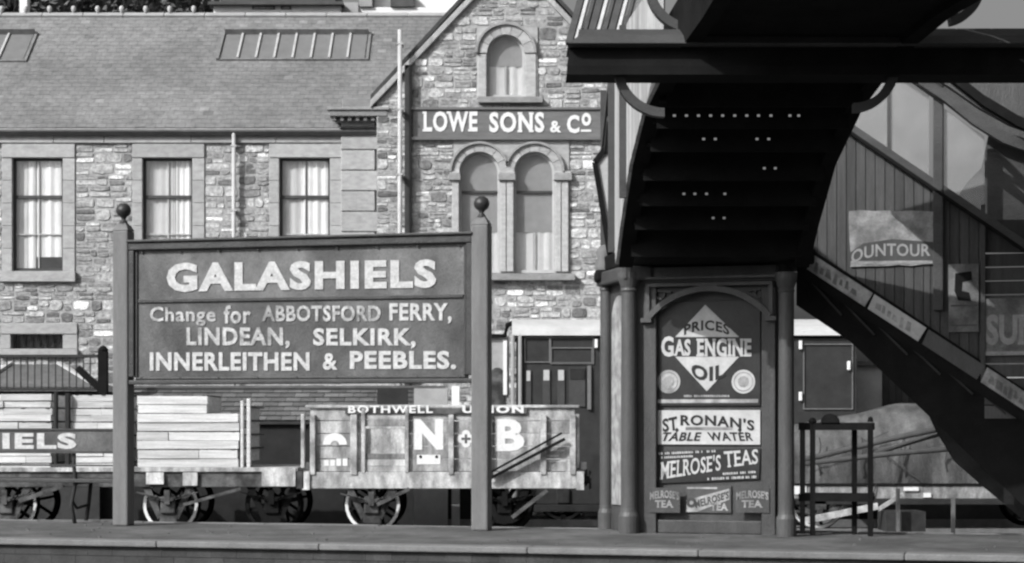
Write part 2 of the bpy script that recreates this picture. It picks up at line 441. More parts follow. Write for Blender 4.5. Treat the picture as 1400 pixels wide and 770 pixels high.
# ------------------------------------------------------------------ platform
SL = -.27; PZ = .89
FE = wallframe(16.72, SL)                      # front edge plane
BE = wallframe(19.98, SL)
mb = MB()
k = math.hypot(1, SL)
mb.box(FE, -16, 14, 0, PZ-.02, -3.13, -.12)
plat = tag(mb.build('platform', 'paving', loc=(0, 18, 0)), kind='structure')
mb = MB(); mb.box(FE, -16, 14, PZ-.02, PZ-.004, -3.08, -.22); mb.build('platform_surface', 'paving', plat)
r = random.Random(3); x = -12.0
while x < 10:
    w_ = r.uniform(1.4, 2.3); mb = MB(); mb.tone = r.uniform(.88, 1.1)
    mb.box(FE, x+.002, x+w_-.002, PZ-.055, PZ+r.uniform(.0, .002), -.215, .03); mb.build('coping_stone', 'coping', plat, bevel=.012); x += w_
x = -12.0
while x < 10:
    w_ = r.uniform(.9, 1.4); mb = MB(); mb.tone = r.uniform(.8, 1.15)
    mb.box(FE, x+.006, x+w_-.006, PZ-.08, PZ+r.uniform(.0, .006), -3.19, -3.085); mb.build('coping_stone', 'coping', plat, bevel=.01); x += w_
mb = MB(); y = PZ-.057
for kx in range(6):                            # brick courses of the platform wall
    x = -9.0 + (.12 if kx % 2 else 0)
    while x < 8:
        mb.tone = r.uniform(.85, 1.15); mb.box(FE, x+.001, x+.239, y-.083, y-.002, -.12, -.02+r.uniform(-.003, .003)); x += .24
    y -= .085
mb.build('face_bricks', 'pface', plat)['kind'] = 'stuff'

rr_ = random.Random(91)
mb = MB()
for i in range(90):
    u, n = rr_.uniform(-6, 6), rr_.uniform(-3.0, -.3); q = rr_.uniform(.008, .025)
    mb.box(FE, u, u+q, PZ-.004, PZ-.004+q*.5, n, n+q)
mb.build('grit', 'ballast', plat)['kind'] = 'stuff'

# ------------------------------------------------------------------ long stone range (left)
W1 = wallframe(40.0)
A = thing('stone_warehouse', (-8, 42, 0), 'long rubble stone warehouse with slate roof and tall curtained sash windows', 'building')
u_l, u_r = -14.0, W1.px(515, 0)[0]
eave = W1.px(0, 190)[1]
# window openings in photo pixels: x0,y0,x1,y1
wins = [(17, 216, 86, 371), (195, 216, 263, 371), (382, 216, 451, 371)]
base_w = [(15, 457, 86, 477)]
holes = []; sur = []
for (a, b, c, d) in wins+[(-170, 216, -101, 371)]:
    u0, v1 = W1.px(a, b); u1, v0 = W1.px(c, d); holes.append((u0, u1, v0, v1))
    sx = W1.px(a-14, 0)[0]; ex = W1.px(c+17, 0)[0]
    sur.append((sx, ex, v0-.24, W1.px(0, 197)[1]))
for (a, b, c, d) in base_w+[(200, 457, 270, 477), (384, 457, 450, 477)]:
    u0, v1 = W1.px(a, b); u1, v0 = W1.px(c, d); holes.append((u0, u1, v0, v1)); sur.append((u0-.2, u1+.3, v0-.2, v1+.22))
mb = MB(); backing(W1, u_l, u_r, 0, eave, holes, -.55, 0.0, mb); mb.build('wall', 'mortar', A)
ru_r = W1.px(467, 0)[0]
plinthV = W1.px(0, 700)[1]
rubble(W1, u_l, ru_r, 0.0, W1.px(0, 196)[1], sur, A, 11,
       vis=lambda u, v: -10.5 < u < -2.7 and (v > W1.px(0, 330)[1] or (u < W1.px(155, 0)[0] and v > W1.px(0, 485)[1])), nmax=296, ch=(.10, .20), sw=(.14, .52))
# dressed surrounds, each stone a piece
def rect_surround(hole, s, parent, seed):
    r = random.Random(seed); u0, u1, v0, v1 = hole; a, b, c, d = s
    def blk(x0, x1, y0, y1, N=.03, nm='dressed_stone'):
        mb = MB(); mb.tone = r.uniform(.92, 1.1); mb.box(W1, x0+.003, x1-.003, y0+.003, y1-.003, -.18, N); mb.build(nm, 'ashlar', parent, bevel=.01)
    blk(a, b, v1, d, .05, 'lintel')
    y = v0; i = 0
    n = max(1, round((v1-v0)/.42)); st = (v1-v0)/n
    for i in range(n):
        blk(a, u0, y, y+st); blk(u1, b, y, y+st); y += st
    blk(a-.02, b+.02, c+.02, v0, .11, 'sill')
for i, h in enumerate(holes): rect_surround(h, sur[i], A, i)
def sash_window(hole, parent, seed, rows=(0.66,), arched=False):
    u0, u1, v0, v1 = hole; N = -.09
    mb = MB(); t = .045
    mb.box(W1, u0, u0+t, v0, v1, N-.06, N); mb.box(W1, u1-t, u1, v0, v1, N-.06, N)
    mb.box(W1, u0+t, u1-t, v1-t, v1, N-.06, N); mb.box(W1, u0+t, u1-t, v0, v0+.07, N-.06, N)
    w = mb.build('window', 'sash', parent)
    vm = v0+(v1-v0)*.66
    mb = MB(); mb.box(W1, u0+t, u1-t, vm-.03, vm+.03, N-.07, N+.012); mb.build('meeting_rail', 'sash', w)
    um = (u0+u1)/2; mb = MB(); mb.box(W1, um-.012, um+.012, v0+.07, vm-.03, N-.05, N-.008); mb.box(W1, um-.012, um+.012, vm+.03, v1-t, N-.05, N-.008)
    vb = v0+(v1-v0)*.33; mb.box(W1, u0+t, um-.012, vb-.012, vb+.012, N-.05, N-.008); mb.box(W1, um+.012, u1-t, vb-.012, vb+.012, N-.05, N-.008)
    mb.build('glazing_bar', 'pipe', w)
    for q0, q1 in ((v0+.07, vm-.03), (vm+.03, v1-t)):
        mb = MB(); mb.box(W1, u0+t, u1-t, q0, q1, N-.036, N-.030); mb.build('pane', 'glass', w)
    rr = random.Random(seed)
    mid = u0+(u1-u0)*(.42, .62, .50, .5)[seed % 4]
    curtain(W1, mid+.03, u1, v0+(.3 if seed == 0 else .08), v1, N-.05, w, seed, 3)
    curtain(W1, u0, mid, v0+.05, v1, N-.07, w, seed+9, 3, m='linen')
    if True:
        curtain(W1, mid-.14, mid+.01, v0+.05, v1, N-.05, w, seed+5, 1)
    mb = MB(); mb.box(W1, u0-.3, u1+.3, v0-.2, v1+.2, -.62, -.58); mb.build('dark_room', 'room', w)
for i, h in enumerate(holes[:4]): sash_window(h, A, i)
for h in holes[4:]:
    u0, u1, v0, v1 = h; mb = MB(); n = 7
    for i in range(n): x = u0+(u1-u0)*(i+.5)/n; mb.box(W1, x-.012, x+.012, v0, v1, -.16, -.13)
    w = mb.build('basement_window', 'darkiron', A)
    mb = MB(); mb.box(W1, u0, u1, v0, v1, -.26, -.24); mb.build('pane', 'glass', w)
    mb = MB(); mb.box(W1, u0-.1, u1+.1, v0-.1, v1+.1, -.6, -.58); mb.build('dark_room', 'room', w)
# eaves band and cornice
mb = MB(); ba, bb = W1.px(0, 196)[1], W1.px(0, 178)[1]
x = u_l; r = random.Random(5)
while x < ru_r-.05:
    w_ = min(r.uniform(1.0, 1.8), ru_r-x); mb = MB(); mb.tone = r.uniform(.85, 1.12)
    mb.box(W1, x+.004, x+w_-.004, ba, bb-.06, -.3, .07); mb.build('eaves_band_stone', 'ashlar', A, bevel=.008); x += w_
mb = MB(); mb.tone = .75; mb.box(W1, u_l, ru_r, bb-.06, bb+.02, -.3, .16); mb.build('gutter', 'ashlar', A, bevel=.02)
# quoin pier with corbelled cap
pu0, pu1 = W1.px(467, 0)[0], W1.px(513, 0)[0]
ptop = W1.px(0, 168)[1]; y = 0.0; i = 0
while y < ptop-.1:
    st = min(.415, ptop-y); mb = MB(); mb.tone = .92+.14*r.random()
    mb.box(W1, pu0, pu1+(.0 if i % 2 else .05), y+.012, y+st-.012, -.3, .12); mb.build('quoin', 'ashlar', A, bevel=.014); y += st; i += 1
mb = MB(); mb.box(W1, pu0+.02, pu1-.02, 0, ptop, -.3, .09); mb.build('pier_core', 'mortar', A)
mb = MB(); mb.tone = .62
v_ = lambda yy: W1.px(0, yy)[1]
mb.box(W1, W1.px(453, 0)[0], W1.px(531, 0)[0], v_(163), v_(155), -.3, .42); mb.tone = .8
mb.box(W1, W1.px(450, 0)[0], W1.px(534, 0)[0], v_(155), v_(151), -.3, .46)
mb.box(W1, W1.px(460, 0)[0], W1.px(525, 0)[0], v_(169), v_(163.2), -.3, .2); mb.build('pier_cap', 'ashlar', A, bevel=.01)
for i in range(7):
    x = W1.px(459+i*10.5, 0)[0]; mb = MB(); mb.tone = .55; mb.box(W1, x-.035, x+.035, v_(168.5), v_(163.3), .2, .36); mb.build('dentil', 'ashlar', A)
mb = MB(); mb.tone = .6; mb.box(W1, W1.px(469, 0)[0], W1.px(510, 0)[0], v_(151)+.003, v_(137), -.3, .25); mb.build('parapet_block', 'ashlar', A, bevel=.02)
# slate roof
th = math.radians(38)
R1 = Frame((0, 39.85, W1.px(0, 178)[1]+.03), (1, 0, 0), (0, math.cos(th), math.sin(th)), (0, -math.sin(th), math.cos(th)))
rv = R1.px(0, 21)[1]                       # length up the slope to the ridge
ridge = R1.w(0, rv)
gx = lambda: 0
mb = MB(); mb.box(R1, u_l, 3.0, -.1, rv, -.12, -.03)
R1b = Frame(ridge, (1, 0, 0), (0, math.cos(th), -math.sin(th)), (0, math.sin(th), math.cos(th)))
mb.box(R1b, u_l, 3.0, 0, rv+.3, -.12, -.02); mb.build('roof', 'roofdark', A)
sky_l = [R1.px(308, 48), R1.px(500, 48), R1.px(500, 82), R1.px(308, 82)]
def skylight(x0, x1, y0, y1, nb, slant=0):
    a = R1.px(x0, y0); b = R1.px(x1, y1); u0, u1, v1, v0 = a[0], b[0], a[1], b[1]
    mb = MB(); mb.box(R1, u0-.06, u0, v0-.05, v1+.1, -.03, .07); mb.box(R1, u1, u1+.06, v0-.05, v1+.1, -.03, .045)
    mb.box(R1, u0, u1, v1, v1+.08, -.03, .16); mb.box(R1, u0, u1, v0-.05, v0, -.03, .045)
    s_ = mb.build('skylight', 'slate', A)
    for i in range(nb):
        x = u0+(u1-u0)*(i+1)/(nb+1); mb = MB(); mb.box(R1, x-.022, x+.022, v0, v1, .02, .07); mb.build('skylight_bar', 'pipe', s_)
    for i in range(nb+1):
        x = u0+(u1-u0)*i/(nb+1)+.024; x2 = u0+(u1-u0)*(i+1)/(nb+1)-.024
        mb = MB(); mb.box(R1, x, x2, v0, v1, .02, .03); mb.build('pane', 'greypane', s_)
    return (u0-.06, u1+.06, v0-.05, v1+.08)
M['greypane'] = mat('dusty_skylight_glass', .15, .5, .12, 4, bump=.05)
sk1 = skylight(308, 500, 49, 82, 7); sk2 = skylight(-160, 33, 49, 84, 5)
mb = MB(); r = random.Random(21); row = 0; v = 0.0; ex = .17; sw_ = .20
while v < rv-.05:
    x = u_l + (sw_/2 if row % 2 else 0)
    # verge: roof ends against the gabled front building
    while x < 1.2:
        cx, cv = x+sw_/2, v+ex/2
        if not any(s_[0]+.12 < cx < s_[1]-.12 and s_[2]+.11 < cv < s_[3]-.11 for s_ in (sk1, sk2)):
            mb.tone = r.uniform(.95, 1.06) if r.random() < .96 else r.uniform(.7, 1.35)
            t = r.uniform(.004, .007); e = r.uniform(-.014, .010)
            w = R1.w
            p = [w(x+.003, v+e, t), w(x+sw_-.003, v+e+r.uniform(-.004, .004), t), w(x+sw_-.003, v+ex+.03, 0), w(x+.003, v+ex+.03, 0)]
            q = [w(x+.003, v+e, t-.014), w(x+sw_-.003, v+e, t-.014)]
            mb.add(p+q, [(0, 1, 2, 3), (4, 5, 1, 0)])
        x += sw_
    v += ex; row += 1
mb.build('roof_slates', 'slate', A)['kind'] = 'stuff'
x = u_l; r = random.Random(4)
while x < .2:
    mb = MB(); mb.tone = r.uniform(.9, 1.1); mb.box(R1, x+.004, x+.9-.004, rv-.11, rv+.03, -.02, .06); mb.build('ridge_tile', 'lead', A, bevel=.02); x += .9
x = R1.px(4, 18)[0]; i = 0
while x < R1.px(290, 18)[0]:
    mb = MB(); c = R1.w(x, rv, .06); mb.lathe(c, [(.0, .16), (.045, .14), (.06, .09), (.045, .04), (.025, 0)], 8); mb.build('ridge_stud', 'pipe', A, smooth=True); x += .535*ridge.y/44.0*1.0
# downpipe at px 322
def downpipe(fr, px, y0, y1, N, parent, rad=.05):
    u = fr.px(px, 0)[0]; a = fr.px(px, y0)[1]; b = fr.px(px, y1)[1] if y1 else 0.1
    mb = MB(); mb.tube([fr.w(u, a, N), fr.w(u, b, N)], rad, 10); p = mb.build('downpipe', 'pipe', parent, smooth=True)
    y = a-.3
    while y > b: mb = MB(); mb.box(fr, u-.06, u+.06, y, y+.035, 0.02, N+rad*.9+.008); mb.build('pipe_bracket', 'pipe', p); y -= 1.3
downpipe(W1, 321, 182, None, .15, A, .04)

# ------------------------------------------------------------------ gabled front (LOWE SONS & Co)
W2 = wallframe(39.6)
B = thing('gabled_stone_building', (0, 42, 0), 'gabled rubble stone building with paired arched windows and painted name fascia', 'building')
gU = lambda px: W2.px(px, 0)[0]
gV = lambda py: W2.px(0, py)[1]
gl, gr_ = gU(515), gU(879); apx = gU(697)
kn = gV(140); sl_ = (gV(0)-gV(135))/(gU(640)-gU(515))
apv = kn+(apx-gl)*sl_
topv = lambda u: kn+(min(u-gl, gr_-u))*sl_
# openings (arched)
def arc_open(x0, x1, ytop, ybot):
    u0, u1 = gU(x0), gU(x1); r_ = (u1-u0)/2; cx = (u0+u1)/2; vs = gV(ytop)-r_
    return cx, r_, vs, gV(ybot)
oA = arc_open(666, 717, 48, 133); oB = arc_open(628, 683, 208, 373); oC = arc_open(703, 758, 208, 373)
panA = (gU(652), gU(735), gV(135), gV(36)); panBC = (gU(620), gU(778), gV(374), gV(190))
hol = [panA, panBC]
mb = MB()
bands = [0, panBC[2], panBC[3], kn]
backing(W2, gl, gr_, 0, kn, [panBC], -.6, 0, mb)
y = kn; n = 60; dv = (apv-kn)/n
for i in range(n):
    a = kn+dv*i; b = a+dv; e = (a-kn)/sl_+dv/sl_
    for (x0, x1) in ([(gl+e, gr_-e)] if not (panA[2] < (a+b)/2 < panA[3]) else [(gl+e, panA[0]), (panA[1], gr_-e)]):
        if x1 > x0: mb.box(W2, x0, x1, a, b, -.6, 0)
mb.build('wall', 'mortar', B)
fas = (gU(565), gU(822), gV(188), gV(151))
rubble(W2, gl, gr_, 0, apv, [panA, (panBC[0], panBC[1], panBC[2]-.12, panBC[3]), fas], B, 23,
       inside=lambda u, v: v+.1 < topv(u), vis=lambda u, v: u < gU(835) and (gV(322) < v < gV(0) or (u > gU(665) and v > gV(455))), nmax=290, ch=(.09, .19), sw=(.13, .46))
mb = MB(); mb.tone = 1.05
half_arch(mb, W2, oA[0], oA[1], oA[2], panA[2], panA[3], panA[0], panA[1], -.25, .035); mb.build('window_surround', 'ashlar', B)
mb = MB(); mb.tone = 1.0; md = (oB[0]+oC[0])/2
half_arch(mb, W2, oB[0], oB[1], oB[2], panBC[2], panBC[3], panBC[0], md, -.25, .035)
half_arch(mb, W2, oC[0], oC[1], oC[2], panBC[2], panBC[3], md, panBC[1], -.25, .035); mb.build('window_surround', 'ashlar', B)
r = random.Random(8)
for o_, rw in ((oA, .19), (oB, .15), (oC, .15)):
    for i in range(7):      # voussoirs
        mb = MB(); mb.tone = r.uniform(.95, 1.2); a0 = math.pi*i/7+.012; a1 = math.pi*(i+1)/7-.012
        ring(mb, W2, o_[0], o_[2], o_[1]+.002, o_[1]+rw, a0, a1, .03, .075, 4); mb.build('voussoir', 'ashlar', B)
    mb = MB(); mb.tone = .8; ring(mb, W2, o_[0], o_[2], o_[1]+rw+.004, o_[1]+rw+.05, 0 if o_ is not oB else .25, math.pi if o_ is not oC else math.pi-.25, .03, .13, 18); mb.build('hood_mould', 'ashlar', B)
# attic window jambs, pilasters with caps
def pil(x0, x1, ya, yb, N=.09, nm='pilaster', tone=1.15):
    mb = MB(); mb.tone = tone; mb.box(W2, gU(x0), gU(x1), gV(yb), gV(ya), .03, N); mb.build(nm, 'ashlar', B, bevel=.012)
for a, b in ((618, 627.5), (684, 692), (693, 702), (759, 767), (768, 777)): pil(a, b, 248, 372, .09)
for a, b in ((614, 630), (681, 705), (757, 782)):
    pil(a, b, 239, 247.5, .15, 'pilaster_cap', .8); pil(a+1, b-1, 235, 238.8, .11, 'pilaster_cap', 1.1)
pil(653, 665, 75, 133, .06, 'jamb_stone'); pil(718, 733, 75, 133, .06, 'jamb_stone')
mb = MB(); mb.tone = .7; mb.box(W2, gU(654), gU(742), gV(142), gV(134), .0, .17); mb.build('sill', 'ashlar', B, bevel=.01)
mb = MB(); mb.tone = .7; mb.box(W2, gU(612), gU(786), gV(384), gV(375), .0, .19); mb.build('sill', 'ashlar', B, bevel=.01)
def arched_sash(o_, rail_ys, blind_y, parent, seed):
    cx, r_, vs, v0 = o_; N = -.08
    mb = MB(); 
    ring(mb, W2, cx, vs, r_-.045, r_+.01, 0, math.pi, N-.06, N, 14)
    mb.box(W2, cx-r_, cx-r_+.045, v0, vs, N-.06, N); mb.box(W2, cx+r_-.045, cx+r_, v0, vs, N-.06, N); mb.box(W2, cx-r_+.045, cx+r_-.045, v0, v0+.06, N-.06, N)
    w = mb.build('window', 'pipe', parent)
    for yy in rail_ys:
        mb = MB(); mb.box(W2, cx-r_+.045, cx+r_-.045, gV(yy)-.022, gV(yy)+.022, N-.05, N+.01); mb.build('sash_rail', 'sash', w)
    bv = gV(blind_y)
    mb = MB(); mb.prism(W2, arch_shape(cx, r_, vs, bv), N-.06, N-.048); mb.build('painted_upper_panel', 'blind', w)
    mb = MB(); mb.prism(W2, arch_shape(cx, r_-.046, vs, v0+.06), N-.04, N-.034); mb.build('pane', 'glass', w)
    curtain(W2, cx-r_, cx-.02, v0, bv, N-.06, w, seed, 1, m='linen'); curtain(W2, cx+.02, cx+r_, v0, bv, N-.06, w, seed+3, 2, m='linen')
    mb = MB(); mb.box(W2, cx-.012, cx+.012, v0+.06, bv, N-.03, N-.004); mb.build('glazing_bar', 'pipe', w)
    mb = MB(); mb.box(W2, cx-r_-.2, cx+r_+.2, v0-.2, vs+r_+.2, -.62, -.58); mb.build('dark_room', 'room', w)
arched_sash(oA, [], 90, B, 31); arched_sash(oB, [262], 317, B, 41); arched_sash(oC, [262], 317, B, 51)
# painted fascia
mb = MB(); mb.box(W2, fas[0], fas[1], fas[2], fas[3], 0, .06)
f_ = mb.build('name_fascia', 'fascia', B)
mb = MB(); mb.box(W2, fas[0]-.03, fas[1]+.03, fas[2]-.06, fas[2]-.003, 0, .12); mb.box(W2, fas[0]-.03, fas[1]+.03, fas[3]+.003, fas[3]+.05, 0, .10); mb.build('fascia_moulding', 'fascia', f_)
lettering(W2, "LOWE", quad(W2, 578, 153, 653, 181), 'white', f_, .062, .012, .035, True, 1.12)
lettering(W2, "SONS", quad(W2, 669, 154, 744, 182), 'white', f_, .062, .012, .035, True, 1.12)
lettering(W2, "&", quad(W2, 752, 166, 767, 182), 'white', f_, .062, .012, .03)
lettering(W2, "C", quad(W2, 775, 158, 792, 183), 'white', f_, .062, .012, .04)
lettering(W2, "o", quad(W2, 795, 155, 808, 173), 'white', f_, .062, .012, .035)
mb = MB(); mb.boxpx(W2, 794, 178, 808, 181, .062, .074); mb.build('lettering', 'white', f_)
# skews (gable copings)
for s_ in (-1, 1):
    e0 = gl-.12 if s_ < 0 else gr_+.12; n = 9
    for i in range(n):
        t0, t1 = i/n, (i+1)/n
        ua, ub = e0+(apx-e0)*t0, e0+(apx-e0)*t1; va, vb = kn-.1+(apv+.05-kn)*t0, kn-.1+(apv+.05-kn)*t1
        mb = MB(); mb.tone = r.uniform(.95, 1.2); mb.prism(W2, [(ua, va-.02), (ub-s_*.0, vb-.02), (ub, vb+.13), (ua, va+.13)] if s_ < 0 else [(ub, vb-.02), (ua, va-.02), (ua, va+.13), (ub, vb+.13)], -.5, .10)
        mb.build('skew_stone', 'ashlar', B, bevel=.01)
    mb = MB()
    ua, ub = e0, apx; va, vb = kn-.1, apv-.05
    mb.prism(W2, [(ua, va+.135), (ub, vb+.235), (ub, vb+.34), (ua, va+.24)] if s_ < 0 else [(ub, vb+.235), (ua, va+.135), (ua, va+.24), (ub, vb+.34)], -.5, .06)
    mb.build('lead_flashing', 'signframe', B)
mb = MB()          # roof of the gabled block
for s_ in (-1, 1):
    e0 = gl-.15 if s_ < 0 else gr_+.15
    mb.add([W2.w(e0, kn-.1, -.45), W2.w(apx, apv-.03, -.45), W2.w(apx, apv-.03, -9), W2.w(e0, kn-.1, -9)], [(0, 1, 2, 3)])
mb.add([W2.w(gr_, 0, -.6), W2.w(gr_, kn, -.6), W2.w(gr_, kn, -9), W2.w(gr_, 0, -9)], [(0, 1, 2, 3)])
mb.build('roof', 'roofdark', B)
downpipe(W2, 548, 45, None, .32, B, .045)
mb = MB(); u = gU(548); mb.box(W2, u+.08, u+.22, 0, gV(90), .0, .10); mb.build('pipe_shadow_strip', 'signframe', B)  # dark strip on the wall painted as the downpipe's shadow

# ------------------------------------------------------------------ behind the ridge: trees, white house, chimney
def tree(name, x, y, h, cr, label, seed, n=2600):
    r = random.Random(seed); t = thing(name, (x, y, 0), label, 'tree', 'trees on the slope behind the warehouse')
    mb = MB(); mb.tube([(x, y, 0), (x+.2, y, h*.35), (x, y+.1, h*.6), (x+.1, y, h*.85)], [.35, .27, .18, .06], 8)
    limbs = []
    for i in range(7):
        a = r.uniform(0, 6.28); z = h*r.uniform(.35, .7); e = Vector((x+math.cos(a)*cr*.7, y+math.sin(a)*cr*.7, z+cr*.6)); limbs.append(e)
        mb.tube([(x, y, z), (Vector((x, y, z))+e)/2+Vector((0, 0, -.2)), e], [.12, .08, .03], 6)
    mb.build('trunk', 'bark', t)
    mb = MB(); cs = []
    for i in range(26):
        a, b = r.uniform(0, 6.28), r.uniform(-1, 1); q = cr*r.uniform(.4, 1.0)
        cs.append((Vector((x+math.cos(a)*q*math.sqrt(1-b*b), y+math.sin(a)*q*math.sqrt(1-b*b), h*.72+b*q*.75)), r.uniform(.45, .95), r.uniform(.6, 1.7)))
    for i in range(n):
        c, rad, tn = r.choice(cs); d = Vector((r.gauss(0, 1), r.gauss(0, 1), r.gauss(0, 1))).normalized()*rad*r.uniform(.5, 1.05)
        p = c+d; s_ = r.uniform(.08, .17); a = Vector((r.uniform(-1, 1), r.uniform(-1, 1), r.uniform(-1, 1))).normalized(); b = a.orthogonal().normalized()
        mb.tone = tn*r.uniform(.7, 1.3); mb.add([p-a*s_, p-b*s_*.6, p+a*s_, p+b*s_*.6], [(0, 1, 2, 3)])
    mb.build('crown', 'leaf', t)
for i, (px, D, h, cr, nm) in enumerate([(-60, 60, 15, 3.1, 'tree tallest crown at far left above the slate ridge'), (22, 58, 14.5, 2.6, 'tree crown behind the white chimney post on the ridge'),
        (95, 61, 15.2, 2.9, 'broad dark tree crown right of the white chimney post'), (170, 58, 14.4, 2.7, 'tree crown in the middle of the row above the ridge'), (236, 60, 15, 2.8, 'last tree crown beside the white house behind the ridge')]):
    tree('broadleaf_tree', (px-700)*D/F, D, h*1.38, cr, 'dark '+nm if not nm.startswith('broad') else nm, 60+i)
# hillside behind
mb = MB(); nx, ny = 30, 10; X0, X1 = -60, 40
for j in range(ny):
    for i in range(nx):
        x = X0+(X1-X0)*i/(nx-1); y = 64+j*12; mb.v.append(Vector((x, y, 0.0 + max(0, (y-62))*.22*max(.0, min(1, (-6-x)/10)) + pnoise(Vector((x*.1, y*.1, 0)))*.8)))
for j in range(ny-1):
    for i in range(nx-1): mb.f.append([j*nx+i, j*nx+i+1, (j+1)*nx+i+1, (j+1)*nx+i]); mb.t.append(1.2)
tag(mb.build('hillside', 'leaf', loc=(0, 64, 0), smooth=True), kind='structure')
# white chimney stack (tall)
mb = MB(); c = P(33, 0, 52); mb.wbox(c.x-.1, c.x+.1, 51.9, 52.2, 0, 14.2); mb.tone = 1; o = mb.build('white_flue_post', 'harl')
tag(o, 'tall slim white post rising above the slate ridge near the left edge', 'post')
# white house behind
WH = wallframe(56.0)
C1 = thing('white_house', (P(380, 0, 56).x, 58, 0), 'white harled house with dark eaves glimpsed above the slate ridge', 'building')
mb = MB(); mb.boxpx(WH, 292, 8, 466, 400, -6, 0); mb.build('wall', 'harl', C1)
mb = MB(); mb.boxpx(WH, 286, 4.6, 470, 8.4, -6.2, .25); mb.boxpx(WH, 300, -30, 456, 4, -5, -.5); mb.build('roof', 'roofdark', C1)
for a, b in ((345, 376), (384, 398)):
    mb = MB(); mb.boxpx(WH, a, 9, b, 13, -.05, .04); w = mb.build('window', 'sash', C1)
    mb = MB(); mb.boxpx(WH, a+2, 9.8, b-2, 12.4, .042, .05); mb.build('pane', 'enamel_grey', w)
mb = MB(); mb.boxpx(WH, 466.3, 1, 489, 400, -5, -.2); mb.build('side_wing', 'harlg', C1)
C2 = thing('chimneyed_building', (P(530, 0, 57).x, 58, 0), 'pale building with grey chimney stack and dark dormer glimpsed beside the gable', 'building')
WI = wallframe(57.5)
mb = MB(); mb.boxpx(WI, 489.5, 10, 640, 400, -6, 0); mb.build('wall', 'harl', C2)
mb = MB(); mb.boxpx(WI, 491, -30, 509, 9.8, -1.5, .1); mb.build('chimney', 'harlg', C2)
mb = MB(); mb.boxpx(WI, 534, -10, 566, 9.8, -2, .1); mb.build('dormer', 'roofdark', C2)
mb = MB(); mb.boxpx(WI, 510, -30, 630, 5, -4, -.5); mb.build('roof', 'harl', C2)

# ------------------------------------------------------------------ low shed behind the wagons, railings, hut
S_ = wallframe(36.3)
SH = thing('low_goods_shed', (P(300, 0, 38).x, 38, 0), 'long low goods shed with dull slate roof behind the timber wagons', 'building')
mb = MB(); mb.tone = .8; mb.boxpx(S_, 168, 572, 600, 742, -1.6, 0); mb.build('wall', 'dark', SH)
s0 = S_.px(160, 575); s1 = S_.px(606, 575)
RS = Frame(S_.w(0, s0[1], .12), (1, 0, 0), (0, math.cos(.45), math.sin(.45)), (0, -math.sin(.45), math.cos(.45)))
tv = RS.px(160, 533)[1]
mb = MB(); mb.box(RS, s0[0], s1[0], 0, tv, -.08, -.03); mb.build('roof', 'roofdark', SH)
mb = MB(); r = random.Random(9); v = 0; row = 0
while v < tv-.02:
    x = s0[0]+(.15 if row % 2 else 0)
    while x < s1[0]-.15:
        mb.tone = r.uniform(.45, .8); w = RS.w
        mb.add([w(x+.004, v, .012), w(x+.27, v, .012), w(x+.27, v+.22, -.01), w(x+.004, v+.22, -.01)], [(0, 1, 2, 3)]); x += .275
    v += .2; row += 1
mb.build('roof_slates', 'slate', SH)['kind'] = 'stuff'
mb = MB(); mb.box(RS, s0[0], s1[0], tv-.02, tv+.08, -.05, .05); mb.build('ridge', 'roofdark', SH)
for x0, x1 in ((516, 558),):
    mb = MB(); mb.boxpx(wallframe(36.0), x0, 531, x1, 553, 0, .05); mb.build('roof_hatch', 'dark', SH)
# hut with hipped roof, far left
HT = thing('yard_hut', (P(50, 0, 38).x, 38.5, 0), 'small hut with hipped slate roof behind the iron railings at left', 'hut')
a0, a1 = P(-40, 535, 37), P(141, 535, 37); tp0, tp1 = P(15, 498, 38.2), P(80, 498, 38.2)
b0, b1 = Vector((a0.x, 39.6, a0.z)), Vector((a1.x, 39.6, a1.z))
mb = MB(); mb.tone = .62; mb.add([a0, a1, tp1, tp0, b0, b1], [(0, 1, 2, 3), (1, 5, 2), (5, 4, 3, 2), (4, 0, 3)]); mb.build('roof', 'slate', HT)
for q, (c_, d_) in enumerate(((a1, tp1), (a0, tp0))):
    mb = MB(); mb.bar(c_+Vector((0, 0, .03)), d_+Vector((0, 0, .03)), .09, .05); mb.build('hip_flashing', 'pipe', HT)
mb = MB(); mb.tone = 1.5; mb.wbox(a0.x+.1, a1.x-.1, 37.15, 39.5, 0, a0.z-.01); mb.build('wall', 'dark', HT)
RF = wallframe(36.6)
FN = thing('iron_railing', (P(70, 0, 36.6).x, 36.6, 0), 'dark iron railing with stout end post in front of the hipped hut', 'fence')
mb = MB(); mb.boxpx(RF, -60, 485, 134, 489, -.03, .03); mb.build('rail', 'darkiron', FN)
mb = MB(); mb.boxpx(RF, -60, 531, 134, 534, -.03, .03); mb.build('rail', 'darkiron', FN)
x = -57
while x < 133:
    mb = MB(); mb.boxpx(RF, x-.7, 488.5, x+.7, 531, -.012, .012); mb.build('picket', 'darkiron', FN); x += 9.5
mb = MB(); mb.boxpx(RF, 135, 481, 147, 600, -.09, .09); mb.lathe(RF.w(RF.px(141, 0)[0], RF.px(0, 481)[1]), [(.09, 0), (.1, .04), (.05, .1), (0, .12)], 8); mb.build('end_post', 'blacktar', FN)
mb = MB(); mb.bar(RF.w(*RF.px(106, 503)), RF.w(*RF.px(137, 532)), .1, .12); mb.build('brace', 'blacktar', FN)

